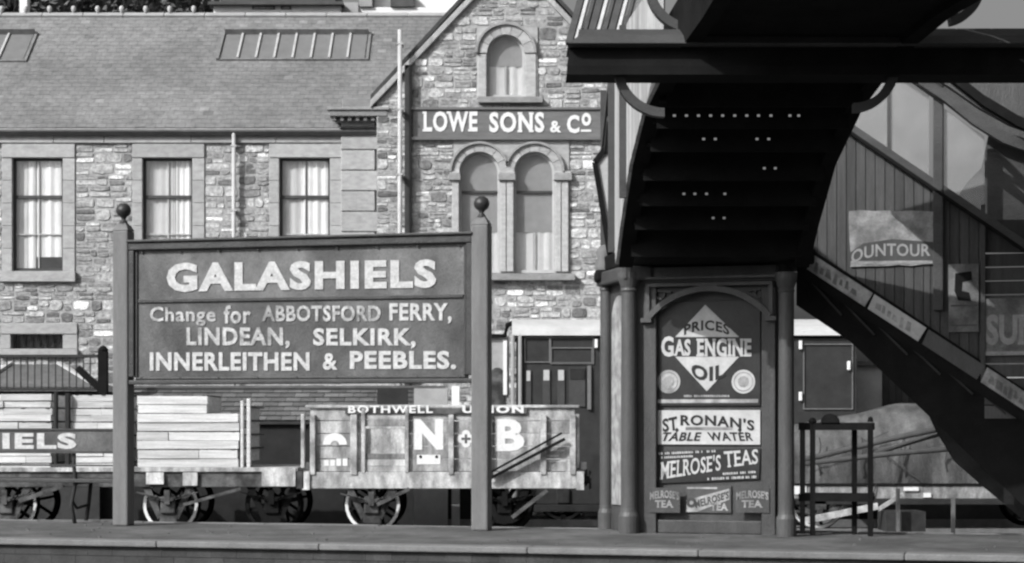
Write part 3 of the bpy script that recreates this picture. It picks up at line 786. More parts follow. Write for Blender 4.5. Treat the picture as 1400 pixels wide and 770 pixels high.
# ------------------------------------------------------------------ railway vehicles
def wheel(cx, D, parent, R_=.46, tyre='rim'):
    c = Vector((cx, D, R_+.14))
    mb = MB(); mb.lathe(c, [(R_-.05, -.065), (R_+.0, -.065), (R_, .05), (R_+.03, .06), (R_-.05, .06), (R_-.05, -.065)], 28, 'Y')
    w = mb.build('wheel', 'blacktar', parent, smooth=False)
    mb = MB(); mb.lathe(c, [(R_-.055, -.069), (R_-.004, -.069), (R_-.004, -.066)], 28, 'Y'); mb.build('tyre', tyre, w)
    mb = MB()
    for i in range(8):
        a = i*math.pi/4+.2; mb.bar(c, c+Vector((math.cos(a)*(R_-.04), 0, math.sin(a)*(R_-.04))), .05, .06, up=(0, 1, 0))
    mb.lathe(c, [(0, -.09), (.09, -.09), (.11, .07), (0, .07)], 12, 'Y'); mb.build('spokes', 'blacktar', w)
def underframe(root, x0, x1, D, zs, ws, m='under', solem='under', dull=None):
    """x0,x1 world; zs solebar bottom/top; ws wheel centres"""
    for s_, dd in ((0, 0.0), (1, 2.1)):
        mb = MB(); mb.wbox(x0, x1, D+dd-.06, D+dd+.06, zs[0], zs[1]); mb.build('solebar', solem, root, bevel=.01)
    for x in (x0-.0, x1+.0):
        mb = MB(); s_ = -1 if x == x0 else 1
        mb.wbox(min(x, x+s_*.12), max(x, x+s_*.12), D-.1, D+2.2, zs[0]-.02, zs[1]+.01); mb.build('headstock', solem, root)
    m0 = m
    for cx in ws:
        plain = dull and cx in dull; m = 'blacktar' if plain else m0
        wheel(cx, D+.28, root, tyre='blacktar' if plain else 'rim'); wheel(cx, D+1.78, root, tyre='blacktar')
        mb = MB(); mb.wbox(cx-.12, cx+.12, D-.06, D+.08, .46, .74); mb.build('axlebox', m, root, bevel=.02)
        mb = MB(); f = wallframe(D-.01)
        mb.prism(f, [(cx-.42, zs[0]), (cx-.30, zs[0]), (cx-.11, .45), (cx-.17, .36)], -.03, .0); mb.prism(f, [(cx+.30, zs[0]), (cx+.42, zs[0]), (cx+.17, .36), (cx+.11, .45)], -.03, .0)
        mb.box(f, cx-.14, cx+.14, .30, .455, -.03, -.002)
        mb.build('axle_guard', m, root)
        mb = MB()
        for i in range(4):
            L_ = .5-.1*i; pts = [(cx+L_*q, D-.09, zs[0]-.08-(1-q*q)*.10-.018*i+.0) for q in (-1, -.5, 0, .5, 1)]
            for p, q in zip(pts, pts[1:]): mb.bar(p, q, .06, .018)
        mb.build('leaf_spring', m, root)
        mb = MB(); mb.wbox(cx-.045, cx+.045, D-.13, D-.05, zs[0]-.28, zs[0]-.05); mb.build('spring_buckle', m, root)
        mb = MB(); mb.tube([(cx, D-.02, .6), (cx, D+2.1, .6)], .06, 8); mb.build('axle', 'darkiron', root)
    mb = MB(); mb.wbox(x0+.15, x1-.15, D+.1, D+2.0, zs[0]+.02, zs[1]-.02); mb.tone = .5; mb.build('floor_frame', 'dark', root)
    for x, s_ in ((x0-.12, -1), (x1+.12, 1)):
        for yy in (D+.2, D+1.9):
            mb = MB(); zc = (zs[0]+zs[1])/2; mb.tube([(x, yy, zc), (x+s_*.10, yy, zc), (x+s_*.10, yy, zc), (x+s_*.13, yy, zc)], [.08, .06, .16, .15], 10); mb.build('buffer', 'darkiron', root)

DW = 32.5
WW = wallframe(DW)
X = lambda px, D=DW: (px-700)*D/F
Z = lambda py, D=DW: (HZ-py)*D/F+H
# open wagon lettered N B
NB = thing('open_goods_wagon', (X(603), DW+1, 0), 'grey planked open goods wagon with large white N and B behind the station sign', 'wagon', 'goods wagons in the siding')
bx0, bx1 = X(424), X(786); zt, zb = Z(558), Z(645)
cols = [(424, 497), (497, 556), (556, 786)]
npl = 5; ph = (zt-zb-.0)/npl; r = random.Random(12)
for i in range(npl):
    z0 = zb+ph*i
    for (a, b) in cols:
        if b == 556: continue
        mb = MB(); mb.tone = r.uniform(.8, 1.12); mb.wbox(X(a)+.004, X(b)-.004, DW, DW+.06, z0+.006, z0+ph-.006); mb.build('side_plank', 'wagon', NB, bevel=.006)
    mb = MB(); mb.tone = r.uniform(.7, 1.1); mb.wbox(bx0, bx1, DW+2.15, DW+2.21, z0+.005, z0+ph-.005); mb.build('far_side_plank', 'wagon', NB)
    for xx in (bx0, bx1-.06):
        mb = MB(); mb.tone = r.uniform(.75, 1.1); mb.wbox(xx, xx+.06, DW+.065, DW+2.145, z0+.005, z0+ph-.005); mb.build('end_plank', 'wagon', NB)
mb = MB(); mb.tone = 1.15; mb.wbox(X(418), X(792), DW-.05, DW+.09, zt+.002, zt+.05); mb.build('top_rail', 'wagoniron', NB, bevel=.01)
mb = MB(); mb.tone = 1.2; mb.wbox(X(470), X(722), DW-.055, DW-.002, zt-.075, zt-.004); 
# side door: three planks with a pale inner panel
dr = MB(); dr.tone = 1.15; dr.wbox(X(500), X(553), DW+.02, DW+.06, Z(620), Z(586)); door = dr.build('side_door', 'wagon', NB)
for (ya, yb, tn) in ((563, 573, 1.0), (573.4, 583, .62), (620.5, 628, .5), (628.5, 637, 1.25), (637.5, 645, .95)):
    mb = MB(); mb.tone = tn; mb.wbox(X(499), X(554), DW-.025, DW+.05, Z(yb), Z(ya)); mb.build('door_plank', 'wagon', door, bevel=.006)
for px, w_ in ((497, 5), (556.5, 5)):
    mb = MB(); mb.wbox(X(px-w_/2), X(px+w_/2), DW-.07, DW+.03, zb-.02, zt-.006); mb.build('door_post', 'wagoniron', NB, bevel=.008)
# stanchions
for px, w_ in ((428, 7), (484, 9), (617, 7), (669, 8), (743, 8), (783, 8)):
    mb = MB(); mb.wbox(X(px-w_/2), X(px+w_/2), DW-.085, DW-.004, zb-.05, Z(567)); mb.build('stanchion', 'wagoniron', NB, bevel=.01)
for px in (414, 789.5):
    mb = MB(); mb.wbox(X(px-2.5), X(px+2.5), DW-.02, DW+.12, Z(640), Z(566)); mb.build('end_stanchion', 'wagoniron', NB, bevel=.01)
for px in (419, 796):
    mb = MB(); mb.wbox(X(px-6), X(px+6), DW+.0, DW+.2, Z(642), Z(632)); mb.build('corner_bracket', 'under', NB)
underframe(NB, X(424), X(788), DW, (Z(668), Z(645)-.004), [X(508), X(690)], solem='wagon', dull=[X(690)])
mb = MB(); mb.bar((X(668), DW-.16, Z(655)), (X(772), DW-.16, Z(600)), .05, .05, ); mb.bar((X(668), DW-.16, Z(647)), (X(768), DW-.16, Z(592)), .03, .035)
mb.build('diagonal_strap', 'blacktar', NB)
mb = MB(); mb.bar((X(700), DW-.12, Z(707)), (X(748), DW-.12, Z(670)), .04, .06); mb.build('brake_lever', 'under', NB); mb = MB(); mb.bar((X(516), DW-.12, Z(690)), (X(560), DW-.12, Z(668)), .03, .06); mb.build('brake_lever', 'under', NB)
lettering(WW, "N", quad(WW, 566, 573, 606, 615), 'white', NB, .002, .006, .06)
lettering(WW, "B", quad(WW, 677, 573, 717, 617), 'white', NB, .002, .006, .045)
mb = MB()
q = WW.px(637, 600)
for dx, dz in ((0, .075), (0, -.075), (.075, 0), (-.075, 0)): ring(mb, WW, q[0]+dx, q[1]+dz, 0, .07, 0, 6.283, .002, .008+.001*abs(dx)*10, 14)
mb.build('quatrefoil_emblem', 'white', NB)
mb = MB(); mb.box(WW, q[0]-.02, q[0]+.02, q[1]-.075, q[1]+.075, .009, .013); mb.box(WW, q[0]-.075, q[0]-.021, q[1]-.02, q[1]+.02, .009, .013); mb.box(WW, q[0]+.021, q[0]+.075, q[1]-.02, q[1]+.02, .009, .013)
mb.build('emblem_cross', 'signpaint', NB)
mb = MB(); q = WW.px(458, 607); ring(mb, WW, q[0], q[1]-.02, .07, .20, 0.05, math.pi-.05, .002, .010, 12); mb.build('curved_letter', 'white', NB)
lettering(WW, "No.16", quad(WW, 443, 628, 478, 637), 'white', NB, .002, .005, .03) if False else None
mb = MB()
for a in (443, 451.5, 460, 468.5): mb.boxpx(WW, a, 629 if int(a) % 2 else 627, a+6.5, 637, .002, .007)
mb.build('small_marking', 'white', NB)
mb = MB(); mb.boxpx(WW, 570, 622, 602, 635, .002, .008); pl = mb.build('number_plate', 'white', NB)
for a in (573, 595):
    mb = MB(); qq = WW.px(a+2, 624.5); ring(mb, WW, qq[0], qq[1], 0, .026, 0, 6.283, .009, .014, 8); mb.build('plate_bolt', 'blacktar', pl)
mb = MB(); mb.tone = 1
for a, b, c, d in ((752, 615, 772, 617), (748, 622, 764, 625), (745, 629, 774, 632)): mb.boxpx(WW, a, b, c, d, .002, .007)
mb.build('small_marking', 'worn', NB)
mb = MB(); mb.wbox(X(470), X(722), DW-.058, DW-.006, zt-.072, zt-.008); mb.tone = .8; mb.build('name_board', 'under', NB) if False else None
TL = wallframe(DW-.05)
lettering(TL, "BOTHWELL", quad(TL, 476, 554.5, 592, 565), 'white', NB, .003, .008, .035, space=1.2)
lettering(TL, "UNION", quad(TL, 632, 554.5, 716, 565), 'white', NB, .003, .008, .05, space=1.25)
mb = MB(); mb.wbox(X(472), X(720), DW-.047, DW-.004, Z(566), zt-.002); mb.build('name_rail', 'under', NB)

# timber wagons
def timber_wagon(label, x0, x1, wheels, cargo_label_unused=None):
    t = thing('flat_goods_wagon', (X((x0+x1)/2), DW+1, 0), label, 'wagon', 'goods wagons in the siding')
    underframe(t, X(x0), X(x1), DW, (Z(666), Z(645)), [X(q) for q in wheels], dull=[X(372)])
    mb = MB(); mb.wbox(X(x0)-.02, X(x1)+.02, DW-.1, DW+2.25, Z(645)+.003, Z(639)); mb.build('deck', 'wagon', t)
    return t
TW = timber_wagon('flat goods wagon carrying the tall timber stack left of the lettered open wagon', 166, 406, [230, 372])
for a, b, c, d in ((200, 646, 224, 662), (250, 646, 270, 664), (358, 640, 404, 665)):
    mb = MB(); mb.tone = 1.25; f = wallframe(DW-.1); mb.boxpx(f, a, b, c, d, 0, .02); mb.build('side_plate', 'wagon', TW)
mb = MB(); mb.bar((X(252), DW-.1, Z(690)), (X(330), DW-.1, Z(668)), .03, .05); mb.build('brake_lever', 'under', TW)
TW2 = timber_wagon('flat goods wagon with two timber stacks behind the station bench at far left', -130, 156, [8, -90])
mb = MB(); mb.bar((X(28), DW-.1, Z(685)), (X(88), DW-.1, Z(664)), .03, .07); mb.build('brake_lever', 'under', TW2)
def stack(label, x0, x1, ytop, ybot, seed, lay=22.0, steps=None, grp='stacks of sawn timber on the flat wagons'):
    r = random.Random(seed); t = thing('timber_stack', (X((x0+x1)/2), DW+.9, Z(ybot)), label, 'timber', grp)
    n = max(1, round((ybot-ytop)/lay)); h = (ybot-ytop)/n
    for i in range(n):
        ya, yb = ytop+h*i, ytop+h*(i+1)
        xa, xb = x0, x1
        if steps and i == 0: xb = steps
        sub = 2
        for k_ in range(sub):
            y0 = ya+.9+(h-.9)*k_/sub; y1 = ya+.9+(h-.9)*(k_+1)/sub
            cut = r.choice([None, r.uniform(.3, .7)])
            segs = [(xa+r.uniform(0, 2), xb-r.uniform(0, 3))] if cut is None else [(xa+r.uniform(0, 2), xa+(xb-xa)*cut-.3), (xa+(xb-xa)*cut+.3, xb-r.uniform(0, 3))]
            for s0_, s1_ in segs:
                mb = MB(); mb.tone = r.uniform(.80, 1.12); yy_ = DW+.05+r.uniform(0, .05); dz = r.uniform(-.006, .006); zA, zB = Z(y1)+.003, Z(y0)-r.uniform(0, .008); xA, xB = X(s0_), X(s1_); mb.hexa([(xA, DW+.4, zA), (xB, DW+.4, zA+dz), (xB, DW+.4, zB+dz), (xA, DW+.4, zB), (xA, yy_, zA), (xB, yy_+.01, zA+dz), (xB, yy_+.01, zB+dz), (xA, yy_, zB)]); mb.build('plank', 'timber', t)
        mb = MB()
        for q in range(4): 
            xx = xa+(xb-xa)*(.08+.28*q); mb.wbox(X(xx), X(xx)+.06, DW+.08, DW+1.8, Z(ya+1.5), Z(ya)-.001)
        mb.build('sticker', 'dark', t)
        mb = MB(); mb.tone = .95; mb.wbox(X(xa)+.02, X(xb)-.03, DW+.42, DW+1.8, Z(yb)+.01, Z(ya+2)); mb.build('inner_planks', 'timber', t)
    return t
stack('tall stack of pale sawn planks right of the left sign post', 186, 326, 540, 639, 71, 22, steps=283)
stack('pale sawn plank stack just left of the left sign post', 96, 160, 539, 652, 72, 18)
stack('pale sawn plank stack at the left edge above the bench', -50, 70, 538, 652, 73, 18)
# stakes
for (a, ya, yb, w_, lab, nm) in ((76, 536, 650, 4, 'dark upright stake right of the leftmost plank stack', 'stake'), (92, 538, 650, 6, 'thick dark upright stake between the two left plank stacks', 'stake'),
                        (331, 548, 640, 4, 'thin upright stake against the right end of the tall plank stack', 'stake'), (340, 545, 642, 5, 'outer upright stake beyond the tall plank stack', 'stake')):
    mb = MB(); mb.wbox(X(a-w_/2), X(a+w_/2), DW-.02, DW+.1, Z(yb), Z(ya)); tag(mb.build('timber_stake', 'timber' if a > 300 else 'dark', bevel=.01), lab, 'stake', 'upright stakes holding the timber')
# ledge of boards further back right of stack 1
mb = MB(); mb.tone = .95
t_ = stack('short plank bundle standing on end beyond the tall stack', 332.5, 338, 556, 632, 75, 20)

# carriage behind (right of the sign, passing behind the pier)
DC = 36.6
CW = wallframe(DC)
CA = thing('railway_carriage', (X(940, DC), DC+1.2, 0), 'dark panelled railway carriage with pale canvas roof standing behind the pier', 'carriage')
XC = lambda px: X(px, DC); ZC = lambda py: Z(py, DC)
mb = MB(); mb.tone = 1.0; mb.wbox(XC(706), XC(1172), DC, DC+2.4, ZC(690), ZC(462)); mb.build('body', 'car', CA, bevel=.02)
mb = MB(); secs = []
for x in (XC(700), XC(1176)):
    secs.append([(x, DC-.1, ZC(459))] + [(x, DC+1.2-1.3*math.cos(t), ZC(459)+.36*math.sin(t)) for t in [math.pi*i/12 for i in range(13)]] + [(x, DC+2.5, ZC(459)-.02)])
mb.loft(secs); mb.build('roof', 'carroof', CA, smooth=False)
for (a, b, c, d) in ((717, 461, 752, 496), (752, 461, 812, 498), (753, 475, 810, 497), (1098, 470, 1166, 560)):
    mb = MB(); t = .8
    mb.boxpx(CW, a, b, c, b+1.6, .0, .03); mb.boxpx(CW, a, d-1.6, c, d, 0, .03); mb.boxpx(CW, a, b+1.6, a+1.4, d-1.6, 0, .03); mb.boxpx(CW, c-1.4, b+1.6, c, d-1.6, 0, .03); mb.build('beading', 'carlin', CA)
for (a, b, c, d) in ((719, 506, 726, 556), (742, 505, 752, 556), (762, 505, 772, 556), (778, 503, 800, 556)):
    mb = MB(); mb.boxpx(CW, a, b, c, d, .004, .03); w = mb.build('window', 'sash', CA)
    mb = MB(); mb.boxpx(CW, a+1, b+1, c-1, b+(d-b)*.30, .032, .04); mb.build('pane', 'enamel_white' if a < 775 else 'enamel_dark', w)
for px in (701, 711):
    mb = MB(); mb.boxpx(CW, px-2.5, 457, px+2.5, 556, .005, .10); mb.build('corner_post', 'lead', CA, bevel=.02)
mb = MB(); mb.boxpx(CW, 803, 500, 808, 560, .005, .06); mb.build('corner_post', 'post', CA)
for px, py in ((1094, 472), (1094, 542), (1160, 500), (815, 470)):
    mb = MB(); mb.boxpx(CW, px-2, py-6, px+2, py+6, .0, .08); mb.build('door_handle', 'rim', CA, bevel=.01)
underframe(CA, XC(706), XC(1172), DC, (ZC(700), ZC(690)), [XC(770), XC(1110)], m='darkiron', solem='dark')
# cream end vestibule at left of the carriage, curved end board
VB = thing('narrow_cabin', (X(684, 37.6), 38, 0), 'pale narrow cabin with arched dark panel left of the carriage end', 'cabin')
VF = wallframe(37.8)
mb = MB(); mb.boxpx(VF, 655, 461, 696, 700, -1, 0); mb.build('wall', 'harlg', VB)
mb = MB(); mb.boxpx(VF, 650, 457, 692, 461, -1.1, .1); mb.build('roof', 'blacktar', VB)
mb = MB(); q = VF.px(680, 512); ring(mb, VF, q[0], q[1], 0, .13, 0, math.pi, .0, .05, 10); mb.boxpx(VF, 671, 512, 689, 600, 0, .05); mb.build('door', 'under', VB)
mb = MB(); mb.boxpx(VF, 688, 466, 693, 540, .003, .06); mb.build('white_door_frame', 'harl', VB)
mb = MB(); mb.tube([VF.w(*VF.px(690, 460), .12), VF.w(*VF.px(694, 445), .12), VF.w(*VF.px(703, 441), .12)], .05, 8); mb.build('flue_elbow', 'blacktar', VB)
# post between
mb = MB(); c = P(623, 600, 35.4); mb.wbox(c.x-.07, c.x+.07, 35.3, 35.5, 0, Z(528, 35.4)); tag(mb.build('white_gate_post', 'harl'), 'white post standing behind the wagon between sign foot and carriage', 'post')
mb = MB(); c0 = P(566, 600, 35.7); c1 = P(612, 600, 35.7); mb.wbox(c0.x, c1.x, 35.7, 35.9, 0, Z(531, 35.7)); mb.tone = 3
tag(mb.build('grey_yard_screen', 'harlg'), 'grey boarded screen seen above the open wagon under the sign', 'screen')
# dark walls added behind everything so that the foot of the view is dark
mb = MB(); mb.wbox(-13, XC(690), 37.4, 37.6, 0, Z(640, 37.5)); tag(mb.build('dark_backing_wall', 'dark'), 'low black wall added to darken the space behind the timber wagon wheels', 'wall')
mb = MB(); mb.wbox(XC(690), XC(1560), 39.0, 39.2, 0, Z(672, 39)) if False else mb.wbox(X(1176, 37.0), X(1560, 37.0), 36.9, 37.1, 0, Z(684, 37)); tag(mb.build('dark_yard_backing', 'dark'), 'low dark wall added to darken the space under the canvas sheet beyond the luggage stand', 'wall')

# ------------------------------------------------------------------ station name sign
SG = wallframe(19.33, -.25)
sg = SG.px
ST = thing('station_sign', SG.w(sg(415, 0)[0], PZ), 'large station name board on two posts with ball finials lettered GALASHIELS', 'sign')
b0 = sg(182, 332); b1 = sg(645, 524); U0, U1, V0, V1 = b0[0], b1[0], sg(400, 525)[1], sg(400, 328)[1]
mb = MB(); vmid = sg(400, 409)[1]
mb.box(SG, U0+.04, U1-.04, vmid, V1-.04, -.03, .03); bd = mb.build('name_panel', 'signpaint', ST)
mb = MB(); mb.box(SG, U0+.04, U1-.04, V0+.04, vmid-.004, -.03, .03); bd2 = mb.build('directions_panel', 'signlow', ST)
mb = MB(); mb.box(SG, U0-.02, U1+.02, V1-.075, V1, -.06, .085); mb.box(SG, U0-.03, U1+.03, V1+.002, V1+.03, -.07, .11); mb.build('top_moulding', 'signframe', ST, bevel=.01)
mb = MB(); mb.box(SG, U0-.02, U1+.02, V0, V0+.045, -.06, .075); mb.box(SG, U0+.05, U1-.05, V0+.047, V0+.075, -.02, .05); mb.build('bottom_moulding', 'signframe', ST, bevel=.01)
for s_, u in ((1, U0), (-1, U1)):
    mb = MB(); a, b = sorted((u-s_*.02, u+s_*.04)); mb.box(SG, a, b, V0+.077, V1-.077, -.05, .075)
    a, b = sorted((u+s_*.043, u+s_*.07)); mb.box(SG, a, b, V0+.077, V1-.077, -.02, .05); mb.build('side_moulding', 'signframe', ST, bevel=.008)
mb = MB(); mb.box(SG, U0+.075, U1-.075, vmid-.018, vmid+.018, .0, .05); mb.build('dividing_rail', 'signframe', ST, bevel=.006)
M['postdark'] = M['post']
for (pa, ytop) in ((169, 316), (658.5, 308)):
    u = sg(pa, 600)[0]; hw = .085; zt_ = sg(pa, ytop)[1]
    mb = MB(); mb.box(SG, u-hw, u+hw, PZ-.004, zt_, -.09, .09); p = mb.build('post', 'post', ST, bevel=.018)
    mb = MB(); mb.box(SG, u-.11, u+.11, PZ-.003, PZ+.05, -.11, .11) if False else None
    mb = MB(); c = SG.w(u, zt_, 0)
    q = .085; w = lambda a, b, z: c+SG.u*a+SG.n*b+Vector((0, 0, z))
    mb.loft([[w(-q, -q, .001), w(q, -q, .001), w(q, q, .001), w(-q, q, .001)], [w(-.06, -.06, .05), w(.06, -.06, .05), w(.06, .06, .05), w(-.06, .06, .05)],
             [w(-.03, -.03, .085), w(.03, -.03, .085), w(.03, .03, .085), w(-.03, .03, .085)]]); mb.build('post_cap', 'post', p)
    mb = MB(); mb.lathe(c, [(.05, .075), (.035, .10), (.022, .12), (.035, .145), (.062, .165), (.078, .20), (.078, .225), (.062, .26), (.035, .28), (0, .285)], 20); mb.build('finial', 'finial', p, smooth=True)
for i in range(9):
    u = U0+.12+(U1-U0-.24)*i/8
    for v in (V1-.095, V0+.062):
        mb = MB(); ring(mb, SG, u, v, 0, .012, 0, 6.28, .05, .056, 8); mb.build('screw_head', 'finial', bd)
lettering(SG, "GALASHIELS", quad(SG, 230, 360, 598, 355, 598, 394, 230, 400), 'worn', bd, .031, .010, .045, space=1.14, name='station_name')
def line(s, x0, x1, ya, yb, w_=.028, m='worn2', sp=1.1, dx=0): lettering(SG, s, quad(SG, x0, ya, x1, ya-dx, x1, yb-dx, x0, yb), m, bd2, .031, .008, w_, space=sp)
line("Change", 207, 297, 420, 446, .022, 'worn2', 1.08); line("for", 308, 345, 418, 443, .026, 'worn2')
line("ABBOTSFORD", 360, 522, 418, 440, .03, 'worn2', 1.08); line("FERRY,", 534, 619, 415, 443, .032, 'worn')
line("LINDEAN,", 257, 398, 448, 477, .034, 'worn2'); line("SELKIRK,", 430, 570, 449, 477, .034, 'worn')
line("INNERLEITHEN", 207, 425, 482, 507, .034, 'worn', 1.08); line("&", 443, 463, 483, 506, .03, 'worn'); line("PEEBLES.", 480, 625, 480, 505, .038, 'worn', 1.1)

# ------------------------------------------------------------------ bench with station name
BF = wallframe(19.63, -.25)
bn = thing('station_bench', BF.w(BF.px(40, 0)[0], PZ), 'platform bench seen from behind with a name board back ending IELS', 'bench')
mb = MB(); mb.boxpx(BF, -190, 588, 158, 617, -.02, .02); bk = mb.build('backrest', 'signlow', bn, bevel=.006)
mb = MB(); mb.boxpx(BF, -190, 616.5, 158, 619.5, -.03, .035); mb.boxpx(BF, -190, 586, 158, 588.5, -.03, .035); mb.build('back_moulding', 'signframe', bn)
lettering(BF, "GALASHIELS", quad(BF, -212, 592, 106, 592, 106, 614, -212, 614), 'worn', bk, .021, .006, .045, space=1.14)
for i, (N0, N1) in enumerate(((-.08, .02), (-.20, -.10), (-.32, -.22), (-.44, -.34))):
    mb = MB(); mb.boxpx(BF, -190, 654, 158, 659, N0, N1); mb.build('seat_slat', 'signframe', bn, bevel=.006)
mb = MB(); mb.boxpx(BF, -190, 634.5, 158, 637, -.02, .0); mb.build('lower_back_rail', 'signframe', bn)
for px in (100, -130):
    w = BF.w; uu = lambda a: BF.px(px+a, 650)[0]; zz = lambda y: BF.px(px, y)[1]
    mb = MB(); mb.tube([w(uu(0), zz(588), -.02), w(uu(0), zz(640), -.02), w(uu(1), zz(657), -.05), w(uu(-4), zz(690), -.02), w(uu(4), PZ, .03)], .022, 8)
    mb.tube([w(uu(0), zz(660), -.42), w(uu(-2), zz(690), -.40), w(uu(-8), PZ, -.44)], .022, 8)
    mb.tube([w(uu(0), zz(660), -.04), w(uu(0), zz(660), -.44)], .022, 8)
    mb.tube([w(uu(-3), zz(690), -.02), w(uu(-9), zz(684), -.12), w(uu(-7), zz(696), -.2), w(uu(-2), zz(692), -.4)], .016, 6); mb.build('iron_leg', 'darkiron', bn, smooth=True)

# ------------------------------------------------------------------ bridge pier (advertisement covered casing)
KF = wallframe(19.32, -.30)
kp = KF.px
PR = thing('bridge_pier', KF.w(kp(975, 0)[0], PZ), 'dark panelled footbridge pier with columns and arched front covered in enamel advertisements', 'pier')
def kz(y, x=975): return kp(x, y)[1]
uA, uB = kp(873, 0)[0], kp(1066, 0)[0]
ztop = kz(362)
mb = MB(); mb.box(KF, uA, uB, PZ-.003, ztop, -.9, -.10); 
mb.build('casing', 'kiosk', PR)
# plinth + front frame
mb = MB(); mb.boxpx(KF, 879, 392, 897, 734, -.10, .0); mb.build('pilaster', 'kiosk', PR, bevel=.008)
mb = MB(); mb.boxpx(KF, 1041, 392, 1060, 734, -.10, .0); mb.build('pilaster', 'kiosk', PR, bevel=.008)
mb = MB(); mb.box(KF, kp(897.3, 0)[0], kp(1040.7, 0)[0], PZ-.003, kz(712), -.10, -.03); mb.build('plinth', 'kiosk', PR, bevel=.01)
# arch board with spandrels: segmental arch 885..1055 crown y=392 spring y=432
cx = (kp(885, 420)[0]+kp(1055, 420)[0])/2; hw = (kp(1055, 420)[0]-kp(885, 420)[0])/2; hh = kz(392)-kz(432)
Rr = (hw*hw+hh*hh)/(2*hh); cv = kz(432)+hh-Rr; a0 = math.asin(hw/Rr)
mb = MB(); 
for i in range(20):
    t0 = -a0+2*a0*i/20; t1 = -a0+2*a0*(i+1)/20
    pt = lambda t, rr: (cx+rr*math.sin(t), cv+rr*math.cos(t))
    mb.prism(KF, [pt(t0, Rr-.045), pt(t1, Rr-.045), pt(t1, Rr+.01), pt(t0, Rr+.01)], -.02, .05)
mb.build('arch_rib', 'kioskl', PR)
mb = MB()
for s_ in (-1, 1):
    e = cx+s_*(hw+.02); pts = [(e, kz(386)), (cx, kz(386))] + [(cx+s_*(Rr+.008)*math.sin(t), cv+(Rr+.008)*math.cos(t)) for t in [a0*i/10 for i in range(11)]]
    mb.prism(KF, pts if s_ > 0 else pts[::-1], -.09, -.055)
mb.build('spandrel', 'enamel_dark', PR)
mb = MB()
for s_, px in ((-1, 891), (1, 1049)):
    mb.box(KF, cx+s_*hw*.99-.02, cx+s_*hw*.99+.02, kz(440), kz(386), -.054, .03)
mb.boxpx(KF, 884, 386.3, 1056, 391, -.05, .04); mb.build('arch_frame', 'kioskl', PR)
for s_ in (-1, 1):
    mb = MB(); q = cx+s_*hw*.8; ring(mb, KF, q, kz(401), .035, .05, 0, 6.28, -.05, -.02, 12); mb.bar(KF.w(cx+s_*hw*.95, kz(395), -.03), KF.w(cx+s_*hw*.62, kz(398), -.03), .02, .02); mb.build('spandrel_scroll', 'kiosk', PR)
    mb = MB(); q = cx+s_*hw*1.0; mb.box(KF, q-.05, q+.05, kz(440), kz(434), -.0, .07); mb.build('arch_corbel', 'kioskl', PR)
# entablature
mb = MB(); mb.boxpx(KF, 878, 364, 1062, 385.7, -.2, .03); mb.build('frieze', 'kiosk', PR, bevel=.01)
mb = MB(); mb.boxpx(KF, 874, 378, 1066, 382, .0, .09); mb.build('cornice_bead', 'kioskl', PR, bevel=.01)
# landing slab on top
LA = [Vector((.86, 19.95, 0)), Vector((1.06, 18.85, 0)), Vector((2.72, 18.35, 0)), Vector((3.2, 19.6, 0))]
mb = MB(); z0, z1 = ztop+.003, ztop+.16
mb.add([(p.x, p.y, z0) for p in LA]+[(p.x, p.y, z1) for p in LA], [(3, 2, 1, 0), (4, 5, 6, 7), (0, 1, 5, 4), (1, 2, 6, 5), (2, 3, 7, 6), (3, 0, 4, 7)]); mb.build('landing_slab', 'blacktar', PR, bevel=.02)
# round columns
def column(px, base_y, parent, rad=.095):
    D_ = (HZ-base_y)*-1; D_ = (H-PZ)*F/(base_y-HZ); x = (px-700)*D_/F
    c = Vector((x, D_, PZ)); ht = (HZ-380)*D_/F+H-PZ
    mb = MB(); mb.lathe(c, [(rad*1.25, -.003), (rad*1.25, .16), (rad*1.05, .20), (rad, .24), (rad*.92, ht-.14), (rad*1.05, ht-.12), (rad*.95, ht-.10), (rad*1.3, ht-.02), (rad*1.35, ht), (rad*1.35, ht+.05), (0, ht+.05)], 20); mb.build('column', 'kioskl', parent, smooth=False)
    return c
c1 = column(860, 728.5, PR, .080); c2 = column(1075, 733, PR, .076); c3 = column(829, 722.5, PR, .066)
# left side face between the columns
def seg_frame(a, b):
    a, b = Vector(a), Vector(b); u = (b-a); u.z = 0; L_ = u.length; u.normalize(); n = Vector((u.y, -u.x, 0)); return Frame((a.x, a.y, 0), u, (0, 0, 1), n), L_
sf, L_ = seg_frame(c3, c1)
mb = MB(); mb.box(sf, 0.0, L_, PZ, ztop-.05, -.25, -.03); mb.build('side_panel', 'kiosk', PR)
mb = MB(); mb.box(sf, .16, L_-.16, PZ+.25, PZ+2.05, -.028, -.01); ring(mb, sf, L_/2, PZ+2.05, 0, L_/2-.16, 0, math.pi, -.028, -.01, 10); mb.build('side_poster_panel', 'enamel_grey', PR)
mb = MB(); mb.box(sf, -.1, L_+.1, ztop-.14, ztop-.001, -.2, .08); mb.build('side_cornice', 'kiosk', PR, bevel=.02)
mb = MB(); mb.wbox(c3.x-.12, c3.x+.10, c3.y-.12, c3.y+.12, ztop-.10, ztop+.02); mb.build('corner_corbel', 'blacktar', PR, bevel=.03)
mb = MB(); mb.lathe((c3.x-.02, c3.y, ztop+.02), [(.09, 0), (.10, .05), (.07, .12), (.09, .18), (.05, .24), (0, .26)], 12); mb.build('corner_finial', 'post', PR, smooth=True)

